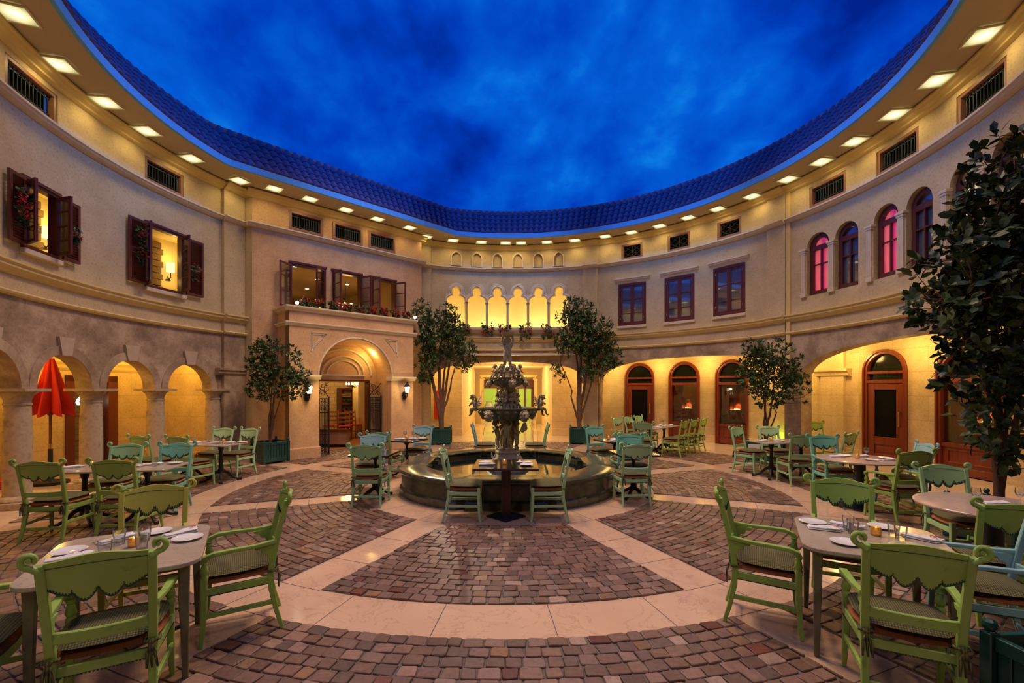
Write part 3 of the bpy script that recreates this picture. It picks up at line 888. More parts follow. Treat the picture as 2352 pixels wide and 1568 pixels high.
# ---------------------------------------------------------------- vents
def rectframe(m, x0, z0, x1, z1, w, y0, y1):
    m.bx(x0, y0, z0, x0+w, y1, z1); m.bx(x1-w, y0, z0, x1, y1, z1)
    m.bx(x0+w, y0, z0, x1-w, y1, z0+w); m.bx(x0+w, y0, z1-w, x1-w, y1, z1)
def vent(S, a, b, label, style='bars', grp='barred vents under the eave'):
    c = (a+b)/2; w = (b-a)*S.k*.997
    P = S.P(c, 0, .0)
    t = thing('vent_grille', label, 'vent', (P.x, P.y, 0), S.rz(c), grp)
    h = w/2; y = .02 if S.k != 1 else .0
    m = MB(); rectframe(m, -h, 5.83, h, 6.32, .065, -.02+y, .10); m.build('frame', M['brown'], t, bevel=.006)
    m = MB(); m.bx(-h+.02, .16, 5.84, h-.02, .20, 6.31); m.build('backing', M['dark'], t)
    if style == 'bars':
        n = 12
        for i in range(n):
            x = -h+.10+(2*h-.20)*i/(n-1)
            m = MB(); m.tube([(x,.06,5.89),(x,.06,6.26)], .0085, 6)
            m.ball((x,.055,6.20), .013, 6); m.ball((x,.055,5.95), .013, 6); m.build('bar', M['verdigris'], t, smooth=True)
        m = MB()
        for z in (5.95, 6.20): m.bx(-h+.06, .055, z-.007, h-.06, .07, z+.007)
        m.build('cross_bar', M['verdigris'], t)
    else:
        m = MB()
        x0, x1, z0, z1 = -h+.065, h-.065, 5.895, 6.255
        for p, q in (((x0,z0),(x1,z1)),((x0,z1),(x1,z0)),((0,z0),(0,z1)),((x0,(z0+z1)/2),(0,z1)),((0,z1),(x1,(z0+z1)/2)),((x1,(z0+z1)/2),(0,z0)),((0,z0),(x0,(z0+z1)/2))):
            m.tube([(p[0],.05,p[1]),(q[0],.05,q[1])], .007, 6)
        m.build('lattice', M['verdigris'], t, smooth=True)
vent(W0, -107.4, -99.5, 'barred vent high on the left wall, nearest the left edge of the photo')
vent(W0, -85.2, -78.0, 'barred vent high on the left wall above the second shuttered window')
for (a, b), l in zip(((.85,1.73),(1.99,2.87),(3.05,3.92)), ('left','middle','right')):
    vent(BAY, a, b, '%s one of three barred vents above the facade windows' % l)
for (a, b), l in zip(((29.7,35.1),(41.4,46.8),(53.2,58.7)), ('left','middle','right')):
    vent(W0, a, b, '%s one of three small lattice vents above the rectangular windows' % l, 'x', 'lattice vents under the eave')
for (a, b), l in zip(((73.1,80.2),(85.8,93.1),(99.2,106.9)), ('lowest and leftmost barred vent above the arched windows','middle barred vent above the arched windows','highest barred vent at the right edge of the photo')):
    vent(W0, a, b, l)

# ---------------------------------------------------------------- windows
def sash(name, w, h, rows, cols, parent, hinge, ang, mat, fw=.05, glass='clear', dep=.035):
    """a hinged leaf: width w from the hinge, opened by ang"""
    o = bpy.data.objects.new(name, None); COL.objects.link(o)  # replaced by a mesh below
    bpy.data.objects.remove(o)
    m = MB(); s = 1 if w > 0 else -1; W = abs(w)
    rectframe(m, 0, 0, W, h, fw, -dep/2, dep/2)
    zs = rows if isinstance(rows, (list, tuple)) else [i/rows for i in range(1, rows)]
    for q in zs: m.bx(fw, -dep/2+.005, q*h-.011, W-fw, dep/2-.005, q*h+.011)
    for q in range(1, cols): m.bx(q*W/cols-.011, -dep/2+.005, fw, q*W/cols+.011, dep/2-.005, h-fw)
    if s < 0: m.v = [Vector((-v.x, v.y, v.z)) for v in m.v]
    o = m.build(name, mat, parent, bevel=.003)
    o.location = hinge; o.rotation_euler = (0, 0, ang)
    if glass:
        g = MB(); g.bx(min(0,w)+(fw if s > 0 else fw), -.004, fw, max(0,w)-fw, .004, h-fw)
        g.build('pane', M[glass], o)
    return o
def shutter(w, h, parent, hinge, ang):
    m = MB(); W = abs(w); fw = .05
    rectframe(m, 0, 0, W, h, fw, -.018, .018); m.bx(fw, -.016, h*.5-.03, W-fw, .016, h*.5+.03)
    if w < 0: m.v = [Vector((-v.x, v.y, v.z)) for v in m.v]
    o = m.build('shutter', M['mahog'], parent, bevel=.003); o.location = hinge; o.rotation_euler = (0,0,ang)
    l = MB(); n = int(h/.042)
    for i in range(n):
        z = fw+.02+(h-2*fw-.04)*i/(n-1)
        if abs(z-h*.5) < .04: continue
        l.box(((fw+W-fw)/2*(1 if w > 0 else -1), 0, z), (W-2*fw, .006, .04), rx=.7)
    l.build('louvre', M['mahog'], o)
    return o
def leftwin(i, a, b, z0, z1, label):
    c = (a+b)/2; w = (b-a)*W0.k; P = W0.P(c, 0, .01); h = z1-z0
    t = sempty('window_%d' % i, label, (P.x, P.y, z0), W0.rz(c))
    m = MB(); rectframe(m, -w/2, 0, w/2, h, .06, -.05, .07); m.bx(-w/2-.02, -.07, h-.02, w/2+.02, .02, h+.03)
    m.build('frame', M['mahog'], t, bevel=.004)
    m = MB(); m.bx(-w/2-.02, -.09, -.075, w/2+.02, .02, 0); m.build('sill', M['trim'], t, bevel=.006)
    lw = w*.46
    sash('casement', lw, h-.13, 4, 1, t, (-w/2+.06, -.05, .065), rd(-128), M['mahog'], .045)
    sash('casement', -lw, h-.13, 4, 1, t, (w/2-.06, -.05, .065), rd(62), M['mahog'], .045)
    shutter(-lw*.98, h-.06, t, (-w/2-.01, -.085, .03), rd(5))
    shutter(lw*.98, h-.06, t, (w/2+.01, -.085, .03), rd(-6))
leftwin(1, -105.2, -99.6, 3.72, 4.74, 'open shuttered window at the far left of the upper wall')
leftwin(2, -85.2, -78.1, 3.72, 5.0, 'open shuttered window nearer the facade on the left wall')

def baywin(i, a, b, label, cas):
    c = (a+b)/2; w = b-a; h = 4.98-3.74; P = BAY.P(c, 0, .01)
    t = sempty('window_%d' % i, label, (P.x, P.y, 3.74), BAY.rz())
    m = MB(); rectframe(m, -w/2, 0, w/2, h, .055, -.04, .16); m.bx(-w/2-.02,-.06,h-.02,w/2+.02,.02,h+.035); m.build('frame', M['mahog'], t, bevel=.004)
    for side, ang in cas:
        s = -1 if side == 'l' else 1
        sash('casement', -s*.40, h-.11, [.36, .70], 1, t, (s*(w/2-.045), -.045, .055), s*rd(ang), M['mahog'], .045)
baywin(3, .86, 1.80, 'left window of the facade with casements swung open', (('l',150),('r',38)))
baywin(4, 1.96, 2.84, 'middle window of the facade with casements open', (('l',85),('r',110)))
baywin(5, 3.10, 3.94, 'right window of the facade with casements open', (('l',85),('r',112)))
for q in ():
    pass
def rectwin(i, a, b, label):
    c = (a+b)/2; w = (b-a)*W0.k; z0, z1 = 3.72, 5.05; h = z1-z0; P = W0.P(c, 0, .03)
    t = sempty('window_%d' % i, label, (P.x, P.y, z0), W0.rz(c))
    m = MB(); rectframe(m, -w/2, 0, w/2, h, .07, -.05, .12); m.build('frame', M['mahog'], t, bevel=.006)
    for s in (-1, 1):
        sash('casement', -s*(w/2-.07), h-.14, [.27, .64], 1, t, (s*(w/2-.07), -.01, .07), 0, M['mahog'], .055, 'wdark', .05)
    for s in (-1, 1):
        for z in (.2, 1.12):
            m = MB(); m.tube([(s*(w/2-.075),-.06,z),(s*(w/2-.075),-.06,z+.07)], .008, 6); m.build('hinge', M['brass'], t)
    m = MB(); m.bx(-w/2-.02,-.09,-.075,w/2+.02,.0,0); m.build('sill', M['trim'], t, bevel=.006)
    m = MB(); e = w/2+.12
    pro = [(0,h+.02),(-.05,h+.02),(-.07,h+.06),(-.12,h+.10),(-.13,h+.13),(-.15,h+.14),(-.15,h+.18),(0,h+.18)]
    vs = []
    for x, k in ((-e, 1), (e, 1)):
        for d, z in pro: vs.append((x*(1-.07*(1-(z-h)/.18)), d, z))
    n = len(pro)
    m.add(vs, [(k, (k+1)%n, n+(k+1)%n, n+k) for k in range(n)]+[tuple(range(n)), tuple(range(n, 2*n))[::-1]])
    m.build('lintel', M['trim'], t)
for i, (a, b, l) in enumerate(((28.9,36.0,'left'),(40.6,47.9,'middle'),(52.3,59.6,'right'))):
    rectwin(6+i, a, b, '%s one of three closed red-framed rectangular windows right of the fountain' % l)
def archwin(i, c, glass, label):
    w = 2*2.16*W0.k; z0 = 3.86; P = W0.P(c, 0, .11); hs = 4.92-z0; r = w/2
    t = sempty('window_%d' % i, label, (P.x, P.y, z0), W0.rz(c))
    def outl(o):
        n = 16; k = (r-o)
        return [(-k, o), (-k, hs)]+[(-k*cos(pi*q/n), hs+(k)*sin(pi*q/n)*1.05) for q in range(1, n)]+[(k, hs), (k, o)]
    m = MB(); m.ring(outl(0), outl(.085), -.03, .10)
    m.bx(-r+.06, -.025, hs-.065, r-.06, .06, hs+.045)
    m.build('frame', M['mahog'], t, bevel=.005)
    m = MB(); m.bx(-.014, -.02, .085, .014, .04, hs-.06); m.bx(-r+.085, -.02, hs*.62, r-.085, .04, hs*.62+.025)
    m.build('glazing_bar', M['mahog'], t)
    g = outl(.08); m = MB(); m.prism(g, .03, .045, 'y'); m.build('pane', M[glass], t)
    return t
aw = [(74.8,'pinkglow','arched window glowing pink, leftmost on the right wall'),(80.3,'wdark','dark arched window second from the left on the right wall'),(87.45,'pinkglow','arched window glowing pink, third from the left on the right wall'),
      (93.2,'wdark','dark arched window fourth from the left, partly behind the big tree'),(100.35,'creamglow','arched window with cream light behind the big tree'),(106.75,'wdark','arched window at the right edge behind the big tree')]
for i, (c, g, l) in enumerate(aw): archwin(9+i, c, g, l)
for j, (a, l) in enumerate(((72.05,'left of the first pink arched window'),(77.55,'between the first pair of arched windows'),(84.7,'left of the second pink arched window'),(90.3,'between the second pair of arched windows'),(97.6,'left of the cream-lit arched window'),(103.5,'between the third pair of arched windows'))):
    m = MB(frame(W0, a, 0, -.005)); hw = .062 if j in (1,3,5) else .05
    m.bx(-hw-.02,-.05,3.82,hw+.02,.05,3.90); m.bx(-hw,-.04,3.90,hw,.05,4.84); m.bx(-hw-.02,-.05,4.84,hw+.02,.05,4.885); m.bx(-hw-.035,-.06,4.885,hw+.035,.05,4.935)
    for x in (-.02, .02): m.bx(x-.008, -.048, 3.93, x+.008, -.03, 4.82)
    tag(m.build('window_pilaster', M['trim'], bevel=.004), 'slim cream pilaster '+l, 'pilaster', 'slim pilasters of the arched windows')

# ---------------------------------------------------------------- recess behind the right arches
DW = Cyl(8.9); DW.step = 2
def doorset(i, a, b, kind, label):
    c = (a+b)/2; w = (b-a)*DW.k; r = w/2; P = DW.P(c, 0, .02); hs = 2.62-r
    t = sempty('door_%d' % i, label, (P.x, P.y, .003), DW.rz(c))
    def outl(o, z=0):
        n = 18; k = r-o
        return [(-k, z), (-k, hs)]+[(-k*cos(pi*q/n), hs+k*sin(pi*q/n)) for q in range(1, n)]+[(k, hs), (k, z)]
    m = MB(); m.ring(outl(0), outl(.10), -.05, .12); m.ring(outl(.0), outl(.045), -.08, -.03); m.build('frame', M['redwood'], t, bevel=.005)
    m = MB(); m.bx(-r+.08,-.04,2.06,r-.08,.08,2.12); m.bx(-r+.08,-.04,1.84,r-.08,.08,1.92); m.build('transom', M['redwood'], t, bevel=.006)
    g = outl(.08, 1.9); m = MB(); m.prism(g, .05, .06, 'y'); m.build('fanlight', M['fan'], t)
    if kind == 'door':
        m = MB(); x0, x1 = -r+.10, r-.10
        rectframe(m, x0, 0, x1, 1.84, .15, -.02, .05)
        m.bx(x0+.15,-.02,.15,x1-.15,.05,.20); m.bx(x0+.15,-.02,.42,x1-.15,.05,.60)
        m.bx(x0+.15,.0,.2,x1-.15,.04,.42); m.bx(x0+.20,-.012,.25,x1-.20,.03,.37)
        o = m.build('door_leaf', M['redwood'], t, bevel=.006)
        m = MB(); m.bx(x0+.14, .01, .59, x1-.14, .025, 1.70); m.build('pane', M['dark'], o)
        m = MB(); m.tube([(x1-.07,-.06,.86),(x1-.07,-.06,1.20)], .014, 8)
        for z in (.88, 1.18): m.bx(x1-.09,-.06,z-.02,x1-.05,.0,z+.02)
        m.build('handle', M['brass'], o)
    else:
        m = MB(); x0, x1 = -r+.10, r-.10
        m.bx(x0,-.02,0,x1,.06,.16); m.bx(x0,.0,.16,x1,.06,.56); m.bx(x0,-.03,.54,x1,.06,.62)
        rectframe(m, x0+.10, .22, x1-.10, .50, .03, -.015, .02)
        m.build('panel', M['redwood'], t, bevel=.005)
        m = MB(); m.bx(x0-.02, .03, .6, x1+.02, .042, 1.86); m.build('pane', M['clear'], t)
        # shop window: wooden back with a lit niche
        m = MB(); zl, zh = 1.05, 1.42; q = .17
        for xa, za, xb, zb in ((x0-.02,.6,-q,1.9),(q,.6,x1+.02,1.9),(-q,.6,q,zl),(-q,zh,q,1.9)): m.bx(xa,.22,za,xb,.26,zb)
        m.bx(-q,.44,zl-.02,q,.46,zh+.02); m.bx(-q-.02,.22,zl-.02,-q,.46,zh+.02); m.bx(q,.22,zl-.02,q+.02,.46,zh+.02); m.bx(-q,.22,zh,q,.46,zh+.02); m.bx(-q,.20,zl-.02,q,.46,zl)
        m.build('display_back', M['redwood'], t)
        m = MB(); m.bx(-q,.21,zl,q,.44,zl+.012); m.build('display_shelf', M['mint'], t)
        it = MB()
        for x, s in ((-.07,.025),(-.02,.035),(.03,.03),(.08,.022)): it.lathe([(s,0),(s*.6,s*.6),(s*.2,s*1.5),(0,s*1.8)], 8, (x,.32,zl+.012))
        it.build('display_ornament', M['white'], t, smooth=True)
        l = bpy.data.lights.new('display_lamp', 'SPOT'); l.energy = 26; l.color = (1,.62,.28); l.spot_size = rd(75); l.spot_blend = .4; l.shadow_soft_size = .01
        lo = bpy.data.objects.new('display_lamp', l); COL.objects.link(lo); lo.parent = t; lo.location = (0,.33,zh-.02)
M['mint'] = noisy('mint_shelf', (.35,.6,.45), (.42,.68,.52), 4, .3, 0)
DD = [(27.3,34.0,'door','arched red timber door farthest left under the right arches'),(37.1,43.7,'shop','arched red shop window second from the left under the right arches'),(46.9,53.4,'shop','arched red shop window behind the slim tree'),(72.9,79.3,'door','arched red timber door with brass handle on the right'),(83.0,91.5,'shop','arched red shop window behind the big tree')]
def recess():
    ops = []
    for a, b, *_ in DD:
        c, h = (a+b)/2, (b-a)/2
        ops.append(arch(a, b, 0, 2.62-h*DW.k, h*DW.k, 14))
    m = MB(); wall(m, DW, 21.5, 118, 0, 2.9, ops, .14)
    struct(m.build('wall_recess', M['ashlar']), 'honey stone wall with red doors behind the right arches')
    bb = MB(); e = 21.5
    for a, b, *_ in DD+[(118,118)]:
        sweep(bb, DW, e, a, [(0,.25),(-.025,.25),(-.035,.235),(-.035,.0),(0,.0)]); e = b
    struct(bb.build('baseboard_right', M['ashlar']), 'stone plinth under the red doors')
    for i, d in enumerate(DD): doorset(2+i, *d)
    m = MB(); DB = Cyl(9.6); wall(m, DB, 21, 118, 0, 2.9, (), .05, False)
    struct(m.build('wall_shop_rear', M['dark']), 'dark rear of the shop windows')
    m = MB(); n = 50; vs = []
    for i in range(n+1):
        a = 21.5+(118-21.5)*i/n
        vs += [W0.P(a, 2.84, .30), DW.P(a, 2.84, .05)]
    m.add(vs, [(2*i, 2*i+1, 2*i+3, 2*i+2) for i in range(n)])
    struct(m.build('ceiling', M['trim']), 'low ceiling over the walkway behind the right arches')
    # end wall, pilasters on the wall
    E1 = Flat(tuple(W0.P(21.6,0,.3).xy), tuple(DW.P(21.6,0,0).xy)); m = MB(); wall(m, E1, 0, E1.L, 0, 2.84, (), .1)
    struct(m.build('wall_recess_end', M['ashlar']), 'end wall between the hall and the right walkway')
    for a0, a1, l in ((66.6, 70.3, 'right of the slim tree'), (57.5, 60.5, 'behind the slim tree')):
        m = MB(); S = Cyl(8.8); wall(m, S, a0, a1, 0, 2.84, (), .1, False)
        sweep(m, S, a0-.9, a1+.9, [(.1,2.22),(-.10,2.22),(-.10,2.16),(-.05,2.12),(-.03,2.05),(.1,2.02)])
        struct(m.build('trim_20', M['ashlar']), 'flat capped pilaster '+l)
    # slim dark red pole at the arch pier
    m = MB(); P = Vector((7.52, 11.9, 0)); m.tube([(P.x,P.y,0),(P.x,P.y,2.2)], .03, 10); m.lathe([(.09,0),(.09,.02),(.04,.05),(.035,.25)], 12, (P.x,P.y,0))
    tag(m.build('pole', M['redwood'], smooth=True), 'slim dark red pole standing behind the slim tree on the right', 'pole')
    for a in (25, 35.5, 45.3, 56, 64, 71.5, 81.2, 94):
        o_ = wlight((8.38*sin(rd(a))+CX, 8.38*cos(rd(a))+CY, 2.48), 22, (1,.66,.2), .1); o_.data.specular_factor = .15
    wlight((8.62*sin(rd(60))+CX, 8.62*cos(rd(60))+CY, .35), 5, (.45,1,.08), .06)
    # recessed lamps seen in the walkway ceiling
    for a, r_, l in ((84.5,8.15,'left'),(90.5,7.95,'right')):
        m = MB(); P = (CX+r_*sin(rd(a)), CY+r_*cos(rd(a))); m.lathe([(0,2.825),(.10,2.825),(.11,2.832),(.11,2.84)], 20, (*P,0))
        tag(m.build('ceiling_lamp', M['lamp']), 'round recessed lamp in the right walkway ceiling, the %s one' % l, 'light')
def wlight(p, e, c, s=.1, typ='POINT'):
    l = bpy.data.lights.new('warm_lamp', typ); l.energy = e; l.color = c; l.shadow_soft_size = s
    o = bpy.data.objects.new('warm_lamp', l); COL.objects.link(o); o.location = p
    return o
recess()

# ---------------------------------------------------------------- passage behind the fountain
def passage():
    fr = Flat((-4.0,16.84), (4.0,16.84))
    m = MB(); wall(m, fr, 0, 8, 0, 2.9, [Op(4-1.83, 4+1.48, 0, 2.60)], .5)
    struct(m.build('wall_passage', M['ashlar']), 'stone wall with the passage opening behind the fountain')
    m = MB()
    for a, b in ((0, 4-1.83), (4+1.48, 8)): sweep(m, fr, a, b+.0, [(0,.26),(-.02,.26),(-.03,.25),(-.03,0),(0,0)])
    struct(m.build('baseboard_back', M['ashlar']), 'stone plinth of the passage wall')
    m = MB()
    for x, d in ((-1.83,1),(1.48,-1)):
        S = Flat((x,17.34),(x,29.9)) if d > 0 else Flat((x,29.9),(x,17.34))
        wall(m, S, 0, 12.56, 0, 2.9, (), .1, False)
        for y in (22.9, 25.5):
            m.bx(min(x,x+d*.22), y, 0, max(x,x+d*.22), y+.9, 2.75)
            m.bx(min(x,x+d*.28), y-.05, 2.25, max(x,x+d*.28), y+.95, 2.35)
            m.bx(min(x,x+d*.26), y-.03, 0, max(x,x+d*.26), y+.93, .28)
    m.bx(-1.9, 22.86, 2.45, 1.5, 23.84, 2.9); m.bx(-1.9, 25.46, 2.38, 1.5, 26.44, 2.9)
    struct(m.build('wall_passage', M['ashlar']), 'pilastered side walls of the long passage')
    m = MB(); m.bx(-4.2,15.2,2.84,4.2,16.9,2.9); m.bx(-1.9,16.8,2.72,1.6,30,2.8)
    struct(m.build('ceiling', M['trim']), 'ceiling of the passage behind the fountain')
    m = MB(); m.bx(-3,29.95,0,3,30.1,2.9); struct(m.build('wall_passage_end', M['ashlar']), 'end wall of the passage')
    t = sempty('door_7', 'lime glass doors with red frames at the end of the passage', (0,29.9,0))
    m = MB(); m.bx(-1.9,-.06,1.76,1.4,.0,2.35); m.bx(-1.0,-.06,0,-.78,.02,1.8); m.bx(.35,-.06,0,.45,.02,1.8); m.bx(1.25,-.06,0,1.4,.02,1.8); m.bx(.78,-.08,0,.90,.02,1.8); m.bx(.35,-.06,0,1.4,.0,.22)
    m.build('frame', M['redwood'], t)
    m = MB(); m.bx(-1.9,-.02,.05,-1.0,-.01,1.76); m.build('pane', M['lime'], t)
    m = MB(); m.bx(.45,-.02,.2,.78,-.01,1.74); m.bx(.90,-.02,.2,1.25,-.01,1.74); m.build('pane', M['lime'], t)
    m = MB(); m.bx(.75,-.1,.8,.77,-.08,1.1); m.bx(.91,-.1,.8,.93,-.08,1.1); m.build('handle', M['brass'], t)
    # red notice on the left jamb wall, urn by the lime glass
    m = MB(); m.bx(-2.86,16.79,.62,-2.62,16.838,1.66); tag(m.build('wall_sign', M['redcloth']), 'tall narrow red panel on the stone wall left of the passage', 'sign')
    m = MB(); m.lathe([(.0,0),(.16,0),(.2,.1),(.3,.55),(.26,.75),(.16,.85),(.22,.95),(.2,.95),(.0,.9)], 18, (-1.45,28.8,0)); tag(m.build('urn', M['white'], smooth=True), 'pale urn standing before the lime glass in the passage', 'urn')
    wlight((0,16.0,2.3), 75, (1,.68,.24)); wlight((-2.7,15.9,2.4), 36, (1,.66,.22)); wlight((2.7,15.9,2.4), 36, (1,.66,.22))
    wlight((-.15,19.8,2.3), 190, (1,.74,.3)); wlight((-.15,24.5,2.1), 170, (1,.74,.3)); wlight((0,28.3,2.3), 26, (.9,1,.3))
passage()

# ---------------------------------------------------------------- gallery behind the trefoils
def gallery():
    G = Cyl(8.6); G.step = 3
    m = MB(); wall(m, G, -24, 22, 2.9, 5.6, (), .1, False); struct(m.build('wall_gallery', M['gallery']), 'yellow wall of the lit gallery behind the trefoil arches')
    m = MB(); vs = []; n = 20
    for z, s in ((5.5, 0), (3.55, 0)):
        vs = []
        for i in range(n+1):
            a = -24+46*i/n; vs += [W0.P(a, z, .24), G.P(a, z, 0)]
        m.add(vs, [(2*i, 2*i+1, 2*i+3, 2*i+2) for i in range(n)])
    for a in (-24, 22): m.add([W0.P(a,3.5,.24), G.P(a,3.5,0), G.P(a,5.5,0), W0.P(a,5.5,.24)], [(0,1,2,3)])
    struct(m.build('wall_gallery', M['gallery']), 'floor, ceiling and ends of the lit gallery')
    for a in (-15, -4, 7, 16): wlight((CX+8.05*sin(rd(a)), CY+8.05*cos(rd(a)), 3.72), 34, (1,.80,.34), .15)
M['gallery'] = noisy('yellow_gallery_plaster', (.74,.60,.34), (.80,.66,.40), 1.5, .8, .05)
gallery()

# ---------------------------------------------------------------- rooms behind the left windows and the facade
QA1, QB1, QA2, QB2 = -88.0, -88.6, -71.3, -72.6
M['brownroom'] = noisy('brown_gold_plaster', (.40,.29,.15), (.50,.37,.20), 1.2, .6, .05)
def rooms():
    S = Cyl(R+1.7); S.step = 3
    m = MB(); wall(m, S, -TL, -60, 3.3, 5.6, (), .1, False)
    for z in (3.4, 5.35):
        vs = []; n = 20
        for i in range(n+1):
            a = -TL+(TL-62)*i/n; vs += [W0.P(a, z, .12), S.P(a, z, 0)]
        m.add(vs, [(2*i, 2*i+1, 2*i+3, 2*i+2) for i in range(n)], [(0,0)]*len(vs))
    struct(m.build('wall_room', M['gallery']), 'warm room wall seen through the shuttered windows')
    for a, qa, l in ((QA1, QB1, 'first'), (QA2, QB2, 'second')):
        m = MB(frame(S, qa, 0, 0))
        for i in range(11):
            z = 3.6+.15*i; w = .30 if i % 2 else .22
            m.bx(-.9,-.06,z,-.1+w*.6,0,z+.135)
        struct(m.build('trim_21', M['brick'], bevel=.01), 'stone quoin strip inside the %s shuttered window' % l)
        t = thing('wall_sconce', 'cream shaded wall sconce inside the %s shuttered window from the left' % l, 'lamp', S.P(a, 4.52, -.12), S.rz(a), 'sconces inside the shuttered windows')
        m = MB(); m.lathe([(.085,0),(.085,.22)], 20, (0,0,.05), cap=False); m.build('lamp_shade', M['shade'], t, smooth=True)
        m = MB(); m.tube([(0,0,.04),(0,-.01,-.08),(.0,.04,-.13),(0,.10,-.06)], .012, 8); m.lathe([(.05,-.16),(.06,-.14),(.03,-.12)], 12, (0,.09,0)); m.build('bracket', M['iron'], t, smooth=True)
        wlight(S.P(a, 4.92, -.28), 7, (1,.62,.14), .07); wlight(S.P(a, 4.35, -.3), 5, (1,.62,.14), .07)
    # facade room
    A, B = BAY.P(.2,0,.26), BAY.P(4.6,0,.26)
    m = MB(); L = 4.75
    for z in (3.45, 5.32):
        m.add([BAY.P(.05,z,.25), BAY.P(L,z,.25), BAY.P(L,z,8.5), BAY.P(.05,z,8.5)], [(0,1,2,3)], [(0,0),(4,0),(4,4),(0,4)])
    for t in (.05, L): m.add([BAY.P(t,3.45,.25), BAY.P(t,3.45,8.5), BAY.P(t,5.32,8.5), BAY.P(t,5.32,.25)], [(0,1,2,3)], [(0,0),(4,0),(4,2),(0,2)])
    m.add([BAY.P(.05,3.45,8.5), BAY.P(L,3.45,8.5), BAY.P(L,5.32,8.5), BAY.P(.05,5.32,8.5)], [(0,1,2,3)], [(0,0),(4,0),(4,2),(0,2)])
    struct(m.build('wall_room', M['brownroom']), 'golden brown dining room behind the facade windows')
    for i, (x_, y_) in enumerate(((-6.40,13.48),(-7.38,16.45),(-6.42,15.08),(-5.69,15.77))):
        P = (x_, y_, 5.311); m = MB(); m.lathe([(0,0),(.055,0),(.065,.008)], 14, P)
        tag(m.build('ceiling_spot', M['lamp']), 'small round ceiling spot in the facade room, %s from the left' % ordn(i), 'light', 'ceiling spots in the facade room')
    for t, d, l in ((2.75,2.5,'left'),(3.49,2.5,'middle'),):
        P = BAY.P(t, 0, d); th = thing('chandelier', 'small chandelier with pink shades seen through the %s facade window' % l, 'chandelier', (P.x,P.y,4.46), 0, 'chandeliers in the facade room')
        m = MB(); m.tube([(0,0,.85),(0,0,.1)], .012, 6); m.lathe([(0,-.05),(.05,0),(.03,.08),(.012,.16)], 12)
        for k in range(5):
            b = 2*pi*k/5; m.tube([(0,0,.02),(.12*cos(b),.12*sin(b),-.04),(.2*cos(b),.2*sin(b),.03)], .01, 6)
        m.build('body', M['iron'], th, smooth=True)
        for k in range(5):
            b = 2*pi*k/5; m = MB(); m.lathe([(.06,.04),(.035,.14)], 12, (.2*cos(b),.2*sin(b),0), cap=False); m.build('lamp_shade', M['pinkshade'], th, smooth=True)
    for t, d in ((1.2,2.2),(2.75,2.5),(3.6,2.6),(2.4,5.8)): wlight(BAY.P(t, 4.35, d), 11, (1,.56,.16), .15)
M['shade'] = glow('lit_lampshade', (1,.78,.35), 1.6)
M['pinkshade'] = glow('pink_lampshade', (1,.55,.30), 1.8)
rooms()

